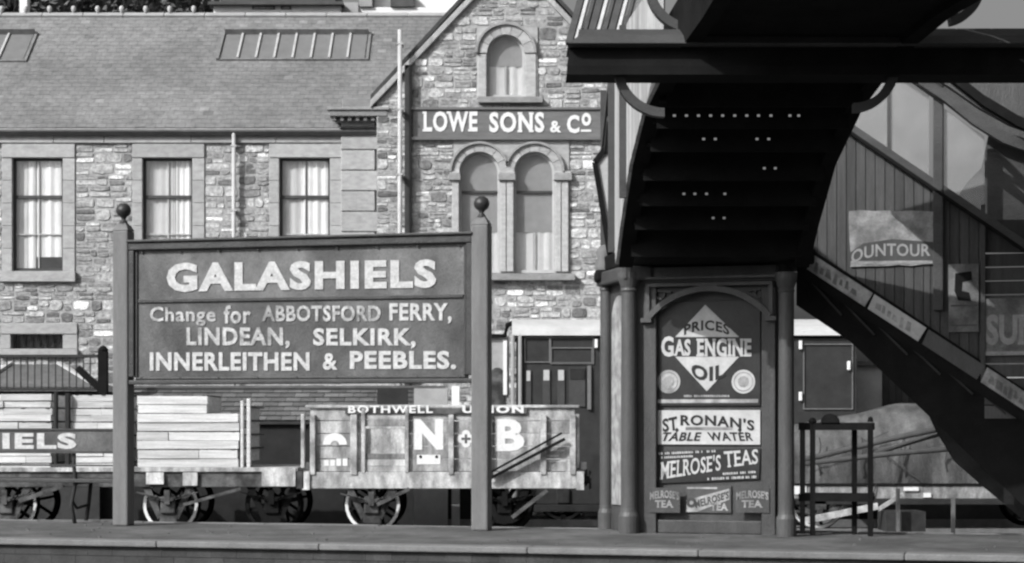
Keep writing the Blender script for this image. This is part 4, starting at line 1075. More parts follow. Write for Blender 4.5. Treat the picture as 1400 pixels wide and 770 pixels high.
# enamel signs on the pier front
FS = wallframe(19.32+.10, -.30)   # face of the casing panel
def esign(label, cat='enamel sign'): return thing('enamel_sign', FS.w(FS.px(970, 0)[0], FS.px(970, 600)[1]), label, cat, 'enamel signs on the pier')
g = esign('black enamel sign with pale diamond lettered PRICES GAS ENGINE OIL under the arch')
mb = MB(); mb.boxpx(FS, 897.5, 412, 1040, 555, .004, .022); mb.build('plate', 'enamel_dark', g, bevel=.003)
mb = MB(); mb.prismpx(FS, [(965, 417), (924, 461), (1011, 461)], .023, .027); mb.prismpx(FS, [(924, 488), (967, 535), (1011, 488)], .023, .027); mb.build('diamond', 'enamel_white', g)
lettering(FS, "PRICES", lambda a, b, f=arcmap(FS, 936, 438, 998, 452, 7): f(a, b), 'enamel_black', g, .028, .003, .03, False, 1.1)
lettering(FS, "G", quad(FS, 905, 460, 922, 488), 'enamel_white', g, .028, .004, .035)
lettering(FS, "AS", quad(FS, 922, 464, 945, 487), 'enamel_white', g, .028, .004, .035, True, 1.05)
lettering(FS, "ENGINE", quad(FS, 953, 463, 1028, 488), 'enamel_white', g, .028, .004, .035, True, 1.1)
lettering(FS, "OIL", lambda a, b, f=quad(FS, 946, 495, 992, 515): (f(a, b)[0], f(a, b)[1]-.045*(1-(2*a-1)**2)), 'enamel_black', g, .028, .003, .04, False, 1.1)
for i, px in enumerate((915, 1017)):
    q = FS.px(px, 522); mb = MB(); ring(mb, FS, *q, 0, .113, 0, 6.2832, .023, .027, 24); md_ = mb.build('medallion', 'enamel_grey' if i == 0 else 'enamel_white', g)
    mb = MB(); ring(mb, FS, *q, .085, .093, 0, 6.2832, .0275, .030, 20); ring(mb, FS, *q, 0, .055, 0, 6.2832, .0275, .030, 9); mb.build('medallion_relief', 'paper', md_)
dashes(FS, 936, 540, 998, 540, 3, 'enamel_grey', g, 1)
mb = MB(); mb.boxpx(FS, 900, 546, 1037, 551, .023, .026); mb.build('lower_band', 'enamel_grey', g)
g = esign('white enamel sign lettered St RONANS TABLE WATER')
mb = MB(); mb.boxpx(FS, 896, 561, 1040, 608, .004, .022); mb.build('plate', 'enamel_white', g, bevel=.003)
lettering(FS, "ST", quad(FS, 906, 573, 926, 569, 928, 588, 907, 591), 'enamel_black', g, .023, .003, .03, False)
lettering(FS, "RONAN'S", lambda a, b, f=quad(FS, 931, 567, 1032, 582): (f(a, b)[0], f(a, b)[1]-.055*max(0, a-.35)**1.5*1.8), 'enamel_black', g, .023, .003, .035, False, 1.12)
lettering(FS, "TABLE", quad(FS, 908, 591, 960, 591, 957, 603, 903, 603), 'enamel_black', g, .023, .003, .03, False, 1.1)
lettering(FS, "WATER", quad(FS, 967, 591, 1029, 591, 1031, 603, 971, 603), 'enamel_black', g, .023, .003, .03, False, 1.1)
mb = MB(); mb.boxpx(FS, 938, 584, 1002, 588, .023, .026); mb.build('ribbon', 'paper', g)
for px in (926, 1012):
    mb = MB(); mb.prismpx(FS, [(px-3, 588), (px, 591.5), (px+3, 588), (px, 584.5)], .023, .026); mb.build('lozenge', 'enamel_black', g)
g = esign('dark enamel sign with slanting lettering MELROSES TEAS')
mb = MB(); mb.prismpx(FS, [(898, 661), (1038, 655), (1040, 613), (899, 617)], .004, .022); mb.build('plate', 'enamel_dark', g)
lettering(FS, "MELROSE'S", quad(FS, 904, 631, 986, 621, 986, 643, 903, 656), 'enamel_white', g, .023, .003, .014, True, 1.06)
lettering(FS, "TEAS", quad(FS, 990, 617, 1037, 614, 1037, 634, 992, 640), 'enamel_white', g, .023, .003, .014, True, 1.06)
dashes(FS, 901, 618.5, 980, 615, 3.2, 'enamel_white', g, 2)
dashes(FS, 905, 624, 948, 622, 3, 'enamel_white', g, 3)
dashes(FS, 985, 646.5, 1034, 643.5, 3, 'enamel_white', g, 4)
dashes(FS, 968, 653, 1036, 650, 3.4, 'enamel_white', g, 5)
for k_, (a, b, lab) in enumerate(((888, 930, 'small faded enamel tea sign at the lower left of the pier front'), (1006, 1052, 'small faded enamel tea sign at the lower right of the pier front'))):
    f = FS if 897 < a < 1040 else KF
    FT = wallframe(19.32+(.0), -.30)
    g = esign(lab); mb = MB(); mb.boxpx(FT, a, 667, b, 701, .003, .012); mb.build('plate', 'kiosk', g)
    lettering(FT, "MELROSE'S", arcmap(FT, a+1, 670, b-1, 681, 3), 'paper', g, .013, .003, .03)
    lettering(FT, "TEA", quad(FT, a+8, 684, b-9, 694), 'enamel_grey', g, .013, .003, .03, True)
g = esign('small enamel tea sign with pale diagonal band at the bottom centre of the pier')
mb = MB(); mb.boxpx(FS, 938, 664, 1000, 701, .004, .02); mb.build('plate', 'kioskl', g)
mb = MB(); mb.prismpx(FS, [(939, 684), (939, 700), (953, 700), (998, 683), (998, 668)], .021, .024); mb.boxpx(FS, 940, 666, 981, 668.5, .021, .024); mb.build('diagonal_band', 'enamel_grey', g)
lettering(FS, "MELROSE'S", quad(FS, 950, 684, 997, 671, 997, 681, 952, 695), 'kiosk', g, .025, .003, .03)
lettering(FS, "TEA", quad(FS, 972, 688, 996, 698), 'enamel_grey', g, .021, .003, .03, True)
mb = MB(); q = FS.px(946, 687); ring(mb, FS, *q, .02, .05, 0, 6.28, .025, .028, 12); mb.build('emblem', 'kiosk', g)

# ------------------------------------------------------------------ footbridge: curved flight rising to the deck over the line
BR = thing('footbridge', (2.0, 16.0, 0), 'black footbridge flight and deck curving overhead on a deep cross beam', 'bridge')
Lp = [(846, 366, 18.45), (853, 310, 17.8), (866, 225, 16.9), (885, 150, 16.1), (908, 103, 15.6), (935, 60, 15.1), (960, 25, 14.6), (975, 0, 14.1)]
Rp = [(1106, 366, 18.25), (1119, 310, 17.7), (1143, 225, 16.9), (1180, 148, 16.1), (1214, 103, 15.6), (1252, 62, 15.1), (1298, 25, 14.6), (1340, 0, 14.1)]
Lw = [P(*q) for q in Lp]; Rw = [P(*q) for q in Rp]
for s_ in (Lw, Rw):                      # level deck towards the camera side of the line
    a, b = s_[-2], s_[-1]; 
Lw.append(Vector((Lw[-1].x+.5, 6.5, Lw[-1].z+.05))); Rw.append(Vector((Rw[-1].x+.5, 6.5, Rw[-1].z+.05)))
for nm, s_, inn in (('left_girder', Lw, 1), ('right_girder', Rw, -1)):
    secs = []
    for p in s_:
        secs.append([p, p+Vector((inn*.13, 0, 0)), p+Vector((inn*.13, 0, .42)), p+Vector((0, 0, .42))])
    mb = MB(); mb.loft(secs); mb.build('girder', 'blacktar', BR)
import bisect
def edge_at(s_, y):
    for a, b in zip(s_, s_[1:]):
        if a.y >= y >= b.y: t = (a.y-y)/(a.y-b.y); return a.lerp(b, t)
    return s_[-1]
# steps
zst = Lw[0].z+.02; steps = []
D_ = 18.3
rows = [335, 298, 265, 230, 190, 158, 128]
hol_px = {158: [922, 938.5, 955, 971.5, 988, 1004.5, 1021, 1037, 1054, 1080, 1092], 190: [962, 978, 1035, 1051], 230: [1045, 1060], 265: [935, 950, 966, 991], 298: [975, 990]}
def D_at_row(y):
    for (a, b) in zip(Lp, Lp[1:]):
        if a[1] >= y >= b[1]: t = (a[1]-y)/(a[1]-b[1]); return a[2]+(b[2]-a[2])*t
    return Lp[-1][2]
prev = None
for i, y in enumerate(rows):
    D0_ = D_at_row(y); a = edge_at(Lw, D0_); b = edge_at(Rw, D0_); z = Z(y, D0_)-.078; xa, xb = a.x+.09, b.x-.09
    ynext = rows[i+1] if i+1 < len(rows) else 92
    D1 = D_at_row(ynext); zn = Z(ynext, D1)-.078
    # riser from z to zn with drilled row near its foot, tread from D0 to D1 at zn
    hs = hol_px.get(y, []); mb = MB()
    h0, h1 = z+.066, z+.088
    mb.wbox(xa, xb, D0_-.012, D0_+.012, h1, zn+.02)
    xs = xa
    for hp in hs:
        hx = (hp-700)*D0_/F; mb.wbox(xs, hx-.013, D0_-.012, D0_+.012, h0, h1); xs = hx+.013
    mb.wbox(xs, xb, D0_-.012, D0_+.012, h0, h1); mb.wbox(xa, xb, D0_-.012, D0_+.012, z-.03, h0)
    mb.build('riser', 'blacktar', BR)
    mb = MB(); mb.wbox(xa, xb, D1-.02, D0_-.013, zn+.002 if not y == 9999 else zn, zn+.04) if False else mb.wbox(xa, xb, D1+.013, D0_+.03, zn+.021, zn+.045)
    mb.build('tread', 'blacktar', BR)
# deck plate
secs = []
for a, b in zip(Lw[4:], Rw[4:]): secs.append([a+Vector((.131, 0, .06)), b+Vector((-.131, 0, .06)), b+Vector((-.131, 0, .14)), a+Vector((.131, 0, .14))])
mb = MB(); mb.loft(secs); mb.build('deck', 'blacktar', BR)
for i in range(6):
    mb = MB(); yy = 15.2-i*1.3; a = edge_at(Lw, yy); b = edge_at(Rw, yy); mb.wbox(a.x+.131, b.x-.131, yy-.05, yy+.05, a.z+.0, a.z+.058); mb.build('deck_joist', 'blacktar', BR)
# solid parapets of the deck
for s_, inn in ((Lw, 0), (Rw, 0)):
    secs = [[p+Vector((.02, 0, .42)), p+Vector((.08, 0, .42)), p+Vector((.08, 0, 1.6)), p+Vector((.02, 0, 1.6))] for p in s_[5:]]
    mb = MB(); mb.loft(secs); mb.build('parapet', 'blacktar', BR)
# cross beam with moulded upper face
DB = 15.15; XB = lambda px: (px-700)*DB/F; ZB = lambda py: (HZ-py)*DB/F+H
def beam_sec(x, xt):
    z = ZB
    return [(x, DB-.05, z(64.5)), (x, DB-.09, z(62)), (xt, DB-.04, z(50)), (xt, DB+.06, z(38)), (xt, DB+.40, z(36)), (x, DB+.40, z(64.5))]
def web_sec(x, xt):
    z = ZB
    return [(x, DB, z(102)), (x, DB, z(90)), (xt, DB+.03, z(65)), (xt, DB+.38, z(65)), (x, DB+.38, z(102))]
mb = MB(); mb.loft([beam_sec(XB(776), XB(792)), beam_sec(XB(783), XB(800)), beam_sec(XB(1700), XB(1700))]); mb.build('beam_cornice', 'beam', BR)
mb = MB(); mb.loft([web_sec(XB(775), XB(779)), web_sec(XB(1700), XB(1700))]); mb.build('cross_beam', 'blacktar', BR)  # web coloured black for the shade in the recess below the cornice
# ring brackets under and over the beam
def arc(cpx, cpy, rpx, t0, t1, D, rad, nm='scroll_bracket'):
    pts = [P(cpx+rpx*math.cos(t), cpy-rpx*math.sin(t), D) for t in [t0+(t1-t0)*i/14 for i in range(15)]]
    mb = MB(); secs = []
    for i, p in enumerate(pts):
        t = t0+(t1-t0)*i/14; o = Vector((math.cos(t), 0, math.sin(t)))*rad
        secs.append([p-o+Vector((0, .05, 0)), p+o+Vector((0, .05, 0)), p+o-Vector((0, .05, 0)), p-o-Vector((0, .05, 0))])
    mb.loft(secs); mb.build(nm, 'beam', BR)
arc(908, 92, 63, math.pi, 1.5*math.pi, 15.3, .034); arc(1166, 92, 56, 1.5*math.pi, 2*math.pi, 15.3, .034)
arc(948, -20, 60, math.pi, 1.42*math.pi, 15.3, .034); arc(1290, -18, 48, 1.55*math.pi, 2*math.pi, 15.3, .034)

# unseen planks added behind the beam to shade the right hand boarding
mb = MB()
PD = thing('sun_blocker_planks', (5.5, 17.3, 5.3), 'unseen dark planks added behind the right part of the cross beam to block the sun', 'deck')
for i in range(23):
    x = 2.40+i*.28; mb = MB(); mb.wbox(x, x+.272, 16.25 if x < 3.0 else 15.62, 17.5, 5.02, 5.06); mb.build('plank', 'beam', PD)
# ---- pale boarded outer side of the flight (seen obliquely from the left)
SW = thing('stair_side_screen', (1.1, 18, PZ+2.6), 'pale boarded side screen with dark bracing left of the black footbridge flight', 'screen')
path = [Vector((.975, 21.3)), Vector((.985, 20.0)), Vector((Lw[0].x-.035, 18.5))] + [Vector((p.x-.035, p.y)) for p in Lw[1:5]] + [Vector((Lw[4].x-.02, 15.62))]
def zlow(y):
    if y >= 18.45: return ztop+.17
    return edge_at(Lw, y).z
mb = MB(); r = random.Random(5)
for a, b in zip(path, path[1:]):
    n = max(1, int((b-a).length/.11))
    for i in range(n):
        p, q = a.lerp(b, i/n), a.lerp(b, (i+1)/n-.04/n)
        if p.y > 18.55 and p.y < 20.4: continue
        mb.tone = r.uniform(.8, 1.2); z0a, z0b = zlow(p.y), zlow(q.y); z1 = 5.4
        o_ = .03
        mb.hexa([(p.x+o_, p.y, z0a), (q.x+o_, q.y, z0b), (q.x+o_, q.y, z1), (p.x+o_, p.y, z1), (p.x, p.y, z0a), (q.x, q.y, z0b), (q.x, q.y, z1), (p.x, p.y, z1)])
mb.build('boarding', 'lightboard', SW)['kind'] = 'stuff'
def onpath(y):
    for a, b in zip(path, path[1:]):
        if a.y >= y >= b.y: return a.lerp(b, (a.y-y)/(a.y-b.y)).x
    return path[-1].x
for (ya, za, yb, zb_, w_) in ((18.55, ztop+.1, 18.55, 5.4, .10), (20.55, ztop-.1, 20.55, 5.4, .08), (20.9, 4.6, 18.6, 5.15, .07), (20.9, 4.25, 18.9, 4.85, .05), (17.2, 3.9, 17.2, 5.4, .06)):
    mb = MB(); mb.bar((onpath(ya)-.03, ya, za), (onpath(yb)-.03, yb, zb_), .06, w_, up=(0, 1, 0) if ya == yb else (0, 0, 1)); mb.build('bracing_timber', 'beam', SW)
# tilted glazed sash hanging in the gap
WS = thing('tilted_window_sash', P(828, 325, 19.6), 'tall tapering pale pane in a dark frame left of the boarded stair screen', 'window')
TS = wallframe(19.6)
corner = [(813, 222), (845, 180), (843, 320), (834, 352), (822, 275)]
mb = MB()
cc = [TS.px(*q) for q in corner]
for i in range(len(cc)):
    a, b = cc[i], cc[(i+1) % len(cc)]; mb.bar(TS.w(*a, 0), TS.w(*b, 0), .05, .035 if i != 1 else .085, up=(0, 1, 0))
mb.build('frame', 'blacktar', WS)
mb = MB(); mb.prism(TS, cc, -.02, -.01); mb.build('pane', 'enamel_white', WS)
# upper strips beyond the beam
for i, (xa, xb, w_) in enumerate(((792, 772, 1), (806, 786, 1), (818, 798, 1), (832, 812, 1))):
    pass
UP = thing('stair_canopy_glazing', P(830, 20, 20.5), 'slanting glazing bars of the stair canopy above the left end of the cross beam', 'canopy')
for i in range(9):
    xa = 778+i*9.0; mb = MB(); mb.bar(P(xa, 60, 20.0), P(xa+32, -60, 21.0), .035 if i % 3 else .07, .04); mb.build('glazing_bar', 'beam' if i % 3 != 1 else 'pipe', UP)
mb = MB(); mb.add([P(778, 60, 20.03), P(858, 60, 20.03), P(890, -60, 21.03), P(810, -60, 21.03)], [(0, 1, 2, 3)]); mb.build('pane', 'dirty', UP)

# ------------------------------------------------------------------ side flight going down to the right
RT = wallframe(19.55, -.27)
rp = RT.px
SF = thing('side_staircase', RT.w(rp(1250, 0)[0], PZ), 'boarded staircase with glazed upper side descending right from the pier', 'staircase')
def line_y(p, q, x): return p[1]+(q[1]-p[1])*(x-p[0])/(q[0]-p[0])
topl = ((1165, 172), (1400, 331)); strt = ((1110, 343), (1400, 533)); strb = ((1098, 367), (1400, 562)); sof = ((1160, 467), (1400, 692))
# vertical boards up to post at x=1283, then darker bay to 1345
x = 1104.0; r = random.Random(17)
while x < 1345:
    w_ = 13.2
    if x+w_ > 1272 and x < 1272: w_ = 1272-x
    x2 = min(x+w_, 1345)
    def yt(xx): return line_y(*topl, xx)+8
    mb = MB(); mb.tone = r.uniform(.8, 1.2)
    mb.prismpx(RT, [(x+.5, line_y(*strt, x)+6), (x2-.5, line_y(*strt, x2)+6), (x2-.5, yt(x2)), (x+.5, yt(x))], -.05+r.uniform(-.004, .004), -.02)
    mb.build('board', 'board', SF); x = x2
mb = MB(); mb.tone = .35; mb.prismpx(RT, [(1106, 350), (1345, 500), (1345, line_y(*topl, 1345)+10), (1140, line_y(*topl, 1140)+10)], -.07, -.055); mb.build('backing_boards', 'board', SF)
# rails
def brpx(mb, a, b, w_, N=0.0, h=None): mb.bar(RT.w(*rp(*a), N), RT.w(*rp(*b), N), h or .07, w_, up=(0, 0, 1))
mb = MB(); brpx(mb, (1150, 166), (1480, 388), .075); mb.build('handrail', 'beam', SF)
mb = MB(); brpx(mb, (1150, 173), (1480, 397), .03, .02); mb.build('handrail_moulding', 'blacktar', SF)
mb = MB(); brpx(mb, (1190, 75), (1240, 105), .05, 0); brpx(mb, (1240, 103), (1278, 130), .06, 0); mb.build('window_head', 'beam', SF)
mb = MB(); mb.boxpx(RT, 1276, 100, 1290, 425, -.06, .05); mb.build('post', 'beam', SF, bevel=.01)
mb = MB(); mb.boxpx(RT, 1213, 105, 1217, 205, -.02, .02); mb.build('mullion', 'beam', SF)
mb = MB(); mb.prismpx(RT, [(1150, 166), (1270, 243), (1270, 128), (1238, 104), (1150, 60)], -.012, -.006); mb.build('pane', 'dirty', SF)
mb = MB(); mb.prismpx(RT, [(1290, 255), (1346, 292), (1346, 186), (1290, 148)], -.012, -.006); mb.build('pane', 'dirty', SF)
# interior dark stair soffit beyond second window
mb = MB(); mb.prismpx(RT, [(1300, 262), (1480, 385), (1480, 150), (1352, 150), (1338, 215), (1318, 235)], -.9, -.8); mb.build('inner_lining', 'beam', SF)
# roof eaves: two curved bands
for (pts, w_, N, mm) in (([(1180, 60), (1240, 100), (1290, 133), (1330, 165), (1370, 190), (1420, 208), (1480, 222)], .11, .12, 'beam'), ([(1270, 80), (1300, 110), (1345, 145), (1390, 172), (1430, 190), (1480, 205)], .10, .30, 'blacktar'),
                         ([(1190, 52), (1250, 92), (1300, 122), (1340, 150), (1380, 172), (1430, 190)], .05, .2, 'kioskl')):
    mb = MB()
    pw = [RT.w(*rp(*q), N) for q in pts]
    secs = [[p+Vector((0, .04, -w_/2)), p+Vector((0, .04, w_/2)), p+Vector((0, -.04, w_/2)), p+Vector((0, -.04, -w_/2))] for p in pw]; mb.loft(secs); mb.build('eaves_band', mm, SF)
mb = MB(); mb.prismpx(RT, [(1240, 90), (1345, 165), (1480, 215), (1480, 60), (1240, 60)], -.6, -.5); mb.build('roof_panel', 'kiosk', SF)
# stringer carrying the advert strips, dark girder below it
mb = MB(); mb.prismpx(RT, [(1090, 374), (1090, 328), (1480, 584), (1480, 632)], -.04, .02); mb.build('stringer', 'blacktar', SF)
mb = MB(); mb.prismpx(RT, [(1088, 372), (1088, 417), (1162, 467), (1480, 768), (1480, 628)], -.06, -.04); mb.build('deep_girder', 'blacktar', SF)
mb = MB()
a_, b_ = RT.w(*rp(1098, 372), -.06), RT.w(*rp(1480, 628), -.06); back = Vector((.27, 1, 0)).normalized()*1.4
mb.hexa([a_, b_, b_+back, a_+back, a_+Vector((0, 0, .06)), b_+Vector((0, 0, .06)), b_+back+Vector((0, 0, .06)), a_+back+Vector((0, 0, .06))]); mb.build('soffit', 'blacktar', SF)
mb = MB(); mb.tone = 1.6; mb.prismpx(wallframe(20.95, -.27), [(1246, 500), (1260, 546), (1280, 590), (1304, 630), (1340, 662), (1372, 688), (1400, 712), (1480, 745), (1480, 660), (1300, 540)], -.04, .04); mb.build('stair_shadow_plate', 'dark', SF)  # dark plate cut to the shape of the shadow under the stair
for k_ in range(7):
    xx = 1110+k_*45; mb = MB(); brpx(mb, (xx, line_y(*strb, xx)+12), (xx+40, line_y(*strb, xx+40)+30-k_*2), .02, -.03, .03); mb.build('girder_lattice', 'darkiron', SF)
# side boards right of 1345: horizontal
y = 345.0
hb = RT
k_ = 0
while y < 560:
    mb = MB(); mb.tone = r.uniform(.7, 1.25); yb = y+19
    x0_ = 1346
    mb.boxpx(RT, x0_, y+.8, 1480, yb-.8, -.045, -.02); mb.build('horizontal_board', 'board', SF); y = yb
mb = MB(); mb.boxpx(RT, 1341, 280, 1347, 520, -.05, .03); mb.build('corner_bead', 'beam', SF)
# flat panel behind upper right of rail line
mb = MB(); mb.tone = .6; mb.prismpx(RT, [(1346, 300), (1346, 345), (1480, 345), (1480, 300)], -.05, -.03); mb.build('board', 'board', SF)

# posters on the side staircase
def poster(label, cat='poster', grp='posters on the staircase boarding'):
    return thing('poster', RT.w(*rp(1250, 400)), label, cat, grp)
g = poster('large torn pale poster with curved outlined lettering on the vertical boards')
mb = MB(); a = [(1160, 288), (1279, 289), (1278, 362), (1163, 364)]
r = random.Random(2); edge = []
for p, q in zip(a, a[1:]+a[:1]):
    for i in range(7): t = i/7; edge.append((p[0]+(q[0]-p[0])*t+r.uniform(-1, 1), p[1]+(q[1]-p[1])*t+r.uniform(-1, 1)))
mb.prismpx(RT, edge[::-1], -.012, .004); mb.build('sheet', 'paper', g)
mb = MB(); mb.prismpx(RT, [(1163, 357), (1276, 356), (1276, 331), (1220, 327), (1180, 333), (1163, 345)], .005, .007); mb.build('dark_ground', 'kiosk', g)
lettering(RT, "OUNTOUR", lambda a_, b_, f=quad(RT, 1164, 333, 1272, 350): (f(a_, b_)[0], f(a_, b_)[1]-.08*(2*a_-1)**2*(1-a_)+.0), 'letdim', g, .008, .003, .02)
mb = MB(); mb.boxpx(RT, 1163, 358.5, 1194, 361, .005, .008); mb.boxpx(RT, 1198, 358.5, 1275, 361, .005, .008); mb.build('bottom_line', 'letdim', g)
g = poster('narrow upright poster with a dark framed picture right of the stair post')
mb = MB(); mb.boxpx(RT, 1297, 361, 1338, 454, -.012, .012); mb.build('sheet', 'paperdim', g)
mb = MB(); mb.prismpx(RT, [(1306, 374), (1328, 371), (1329, 383), (1316, 386), (1315, 398), (1325, 400), (1328, 412), (1310, 411), (1305, 398)], .013, .016); mb.build('picture', 'blacktar', g)
mb = MB(); mb.boxpx(RT, 1300, 417, 1336, 419, .013, .016); mb.boxpx(RT, 1300, 444, 1336, 446, .013, .016); mb.build('rule_line', 'kiosk', g)
g = poster('wide poster lettered SUNLIGHT cut off at the right edge')
mb = MB(); mb.boxpx(RT, 1345, 407, 1540, 486, -.018, .012); mb.build('sheet', 'paperdim', g)
lettering(RT, "SUNLIGHT", quad(RT, 1348, 430, 1530, 472), 'letdim', g, .013, .004, .04, True, 1.0)
mb = MB(); mb.boxpx(RT, 1345, 480, 1540, 485, .013, .016); mb.build('border', 'letdim', g)
# advert strips on the stringer
def strip(x0, x1, label, m, txt=None, tm='kiosk'):
    g = thing('stringer_advert', RT.w(*rp((x0+x1)/2, 450)), label, 'enamel sign', 'enamel strips along the stair stringer')
    yt_ = lambda x: line_y((1110, 347), (1400, 535), x); yb_ = lambda x: line_y((1100, 366), (1400, 561), x)
    dx = 6
    mb = MB(); mb.prismpx(RT, [(x0-dx*1.2, yb_(x0-dx*1.2)), (x1-dx*1.6, yb_(x1-dx*1.6)), (x1+dx*.3, yt_(x1+dx*.3)), (x0+dx*.3, yt_(x0+dx*.3))], .022, .034); mb.build('plate', m, g)
    if txt:
        rr = random.Random(int(x0)); x = x0+6
        mb = MB()
        while x < x1-16:
            w_ = rr.uniform(4, 9); a = rr.uniform(.2, .4); b = rr.uniform(.62, .85)
            q = lambda xx, t: (xx-t*5, yt_(xx)*(1-t)+yb_(xx)*t)
            mb.prismpx(RT, [q(x, b), q(x+w_, b), q(x+w_*rr.uniform(.6, 1), a), q(x+w_*rr.uniform(0, .3), a)], .035, .037); x += w_+rr.uniform(1.2, 3)
        mb.build('worn_print', tm, g)
    if False: lettering(RT, txt, quad(RT, x0+4, yt_(x0+4)+3.5, x1-2, yt_(x1-2)+3.5, x1-10, yb_(x1-10)-3.5, x0, yb_(x0)-3.5), tm, g, .036, .003, .03)
strip(1111, 1192, 'upper enamel strip with worn letters on the stair stringer next to the pier', 'enamel_grey', "COCOA AND", 'paperdim')
strip(1194, 1265, 'brightest enamel strip on the stair stringer, second from the pier', 'enamel_white', "SOAP", 'enamel_grey')
strip(1268, 1345, 'plain dull grey strip on the stair stringer, third from the pier', 'kioskl')
strip(1348, 1440, 'pale enamel strip at the right edge of the stair stringer', 'paper', "PICKLES", 'paperdim')

# ------------------------------------------------------------------ luggage stand beside the pier
LF = wallframe(19.25, -.27)
LG = thing('iron_luggage_stand', LF.w(LF.px(1145, 0)[0], PZ), 'open dark iron stand with two shelves on the platform right of the pier', 'stand')
def lb(mb, a, b, w_, N): mb.bar(LF.w(*LF.px(*a), N), LF.w(*LF.px(*b), N), w_, w_, up=(0, 1, 0))
for px, yb, N in ((1111, 731, 0), (1190, 730, 0), (1164, 729, -.3), (1092, 729, -.3)):
    mb = MB(); mb.bar(LF.w(LF.px(px, 650)[0], PZ, N), LF.w(*LF.px(px, 580), N), .045, .045, up=(0, 1, 0)); mb.build('leg', 'blacktar', LG)
for y, t in ((583, .07), (680, .07)):
    for N in (0, -.3):
        mb = MB(); a = LF.px(1092, y); b = LF.px(1192, y); mb.box(LF, a[0], b[0], a[1]-t/2, a[1]+t/2, N-.02, N+.02); mb.build('cross_rail', 'blacktar', LG)
    mb = MB(); a = LF.px(1092, y); b = LF.px(1192, y); mb.box(LF, a[0], b[0], a[1]-.02, a[1]+.01, -.28, -.021); mb.build('shelf', 'blacktar', LG)
mb = MB(); q = LF.px(1135, 578); ring(mb, LF, *q, .0, .085, 0, math.pi, -.04, .04, 12); mb.build('crest', 'blacktar', LG)
mb = MB(); mb.lathe(LF.w(*LF.px(1111, 579)), [(.03, 0), (.04, .02), (.02, .05), (0, .055)], 10); mb.lathe(LF.w(*LF.px(1190, 577)), [(.03, 0), (.02, .04), (0, .05)], 10); mb.build('knob', 'blacktar', LG)

# ------------------------------------------------------------------ right background: sheeted wagon, poles, pale yard walls
YW = wallframe(38.9)
yw = thing('yard_building', (P(1240, 0, 39).x, 39.5, 0), 'grey low yard building with a dark boarded double door right of the carriage', 'building')
mb = MB(); mb.boxpx(YW, 1168, 500, 1480, 720, -2, 0); mb.build('wall', 'harlg', yw)
mb = MB(); mb.boxpx(YW, 1160, 494, 1480, 500, -2.1, .12); mb.build('roof', 'roofdark', yw)
for i in range(5):
    mb = MB(); mb.tone = .8+.3*(i % 2); mb.boxpx(YW, 1206+i*9, 492, 1214.4+i*9, 557, .003, .05); mb.build('door_board', 'dark', yw)
SHW = thing('sheeted_wagon', (X(1240, 34), 35, 0), 'open wagon under a sagging roped canvas sheet behind the luggage stand', 'wagon')
DS = 33.5; XS = lambda px: X(px, DS); ZS = lambda py: Z(py, DS)
mb = MB(); nx, ny = 110, 26; x0_, x1_ = XS(1078), XS(1480)
for j in range(ny):
    t = j/(ny-1)
    for i in range(nx):
        s_ = i/(nx-1); x = x0_+(x1_-x0_)*s_
        prof = ZS(590)-.0 if False else (ZS(585)+(ZS(552)-ZS(585))*min(1, s_*2.4))
        zb_ = ZS(663)
        if t < .5: y = DS + .9*(t/.5)**3; z = zb_+(prof-zb_)*min(1, (t/.45))
        else: y = DS+.9+(t-.5)*2.6; z = prof-(t-.5)**2*.6
        z += .05*pnoise(Vector((x*1.5, t*4, 1)))+.02*math.sin(x*4)*(1-t); y += .12*pnoise(Vector((x*2.2, t*3, 5))) + .05*abs(pnoise(Vector((x*5.5+t*3, t*2.2, 9)))) + .03*pnoise(Vector((x*12, t*5, 3)))
        mb.v.append(Vector((x, y, z)))
for j in range(ny-1):
    for i in range(nx-1): mb.f.append([j*nx+i, j*nx+i+1, (j+1)*nx+i+1, (j+1)*nx+i]); mb.t.append(1)
mb.build('canvas_sheet', 'canvas', SHW, smooth=True)
mb = MB(); mb.tone = .55; mb.wbox(XS(1080), XS(1480), DS-.02, DS+2.1, ZS(682), ZS(664)); mb.build('body_side', 'wagon', SHW, bevel=.01)
mb = MB(); mb.wbox(XS(1080), XS(1480), DS-.05, DS+.0, ZS(664)+.002, ZS(661)); mb.build('side_rail', 'blacktar', SHW)
mb = MB(); mb.wbox(XS(1085), XS(1102), DS-.04, DS-.022, ZS(676), ZS(662.5)); mb.build('white_plate', 'white', SHW)
mb = MB(); mb.wbox(XS(1235), XS(1255), DS-.06, DS-.022, ZS(671), ZS(666)); mb.wbox(XS(1262), XS(1272), DS-.06, DS-.022, ZS(680), ZS(674)); mb.build('white_bracket', 'white', SHW)
underframe(SHW, XS(1084), XS(1480), DS, (ZS(690), ZS(682)-.004), [XS(1120), XS(1440)], m='under', solem='dark')
for (a, b) in (((1215, 590), (1100, 640)), ((1180, 600), (1262, 660)), ((1235, 600), (1222, 662)), ((1198, 662), (1190, 690))):
    mb = MB(); mb.bar(P(*a, DS-.05), P(*b, DS-.08), .015, .015); mb.build('rope', 'pole', SHW)
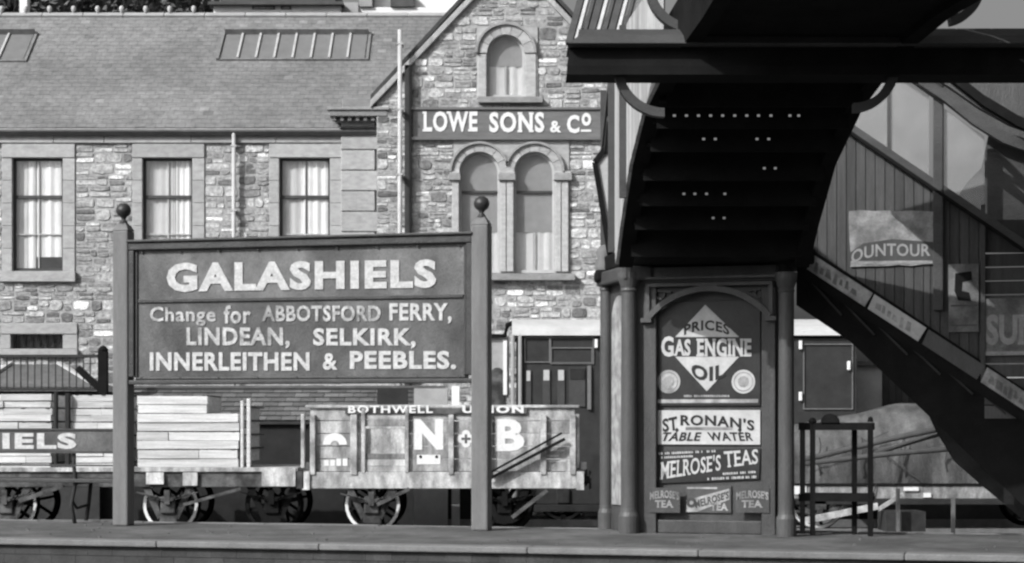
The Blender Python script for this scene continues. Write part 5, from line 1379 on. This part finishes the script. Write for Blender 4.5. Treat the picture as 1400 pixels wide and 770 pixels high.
for k_ in range(5):
    px_ = 1120+k_*58
    mb = MB(); pts = [P(px_+2*math.sin(j*1.3), y_, DS-.03+(.0 if j < 6 else .04)) for j, y_ in enumerate(range(598, 660, 9))]; mb.tube(pts, .012, 5); mb.build('sheet_seam', 'pole', SHW)
# long poles / shafts leaning, nearer than the sheeted wagon
for i, (a, b, w_, lab) in enumerate((((1098, 629), (1330, 577), .05, 'upper long dark pole leaning across the canvas sheet'), ((1098, 634), (1345, 610), .045, 'lowest long dark pole crossing the canvas sheet'), ((1180, 625), (1345, 578), .04, 'thin pole between the two long dark poles'))):
    mb = MB(); mb.tube([P(*a, 31.5), P((a[0]+b[0])/2, (a[1]+b[1])/2-2, 31.0), P(*b, 30.5)], w_, 8); tag(mb.build('leaning_pole', 'pole', smooth=True), lab, 'pole', 'poles leaning on the sheeted wagon')
# handcart below, far right dark heap
HC = thing('hand_barrow', P(1240, 725, 30), 'small wooden hand barrow in front of the sheeted wagon wheels', 'barrow')
mb = MB(); mb.bar(P(1100, 712, 30.5), P(1200, 692, 30.5), .08, .1); mb.bar(P(1200, 697, 30.5), P(1235, 675, 30.5), .05, .06); mb.build('shaft', 'wagoniron', HC)
mb = MB(); mb.wbox(P(1208, 700, 30.5).x, P(1262, 700, 30.5).x, 30.3, 31, Z(726, 30.5), Z(699, 30.5)); mb.build('tray', 'darkiron', HC)
for px in (1225, 1300):
    mb = MB(); mb.wbox(P(px-2, 0, 30.3).x, P(px+2, 0, 30.3).x, 30.1, 30.2, 0.0, Z(668 if px == 1225 else 680, 30.2)); mb.build('upright', 'under', HC)
# black boarding added for the shadowed space beneath the staircase at far right
LN = thing('stair_shadow_boarding', RT.w(rp(1400, 0)[0], PZ, -1.2), 'black boarding added for the shadowed space beneath the foot of the side staircase', 'shadow boarding')
LQ = wallframe(20.3, -.27)
mb = MB(); mb.tone = .8; mb.prismpx(LQ, [(1335, 600), (1340, 640), (1400, 690), (1500, 735), (1500, 560), (1330, 560)], -.6, -.1); mb.build('boarding', 'dark', LN)  # black boarding added for the shadowed space under the stair
mb = MB(); mb.boxpx(LQ, 1372, 620, 1386, 690, -.09, -.05); mb.build('upright', 'kiosk', LN)
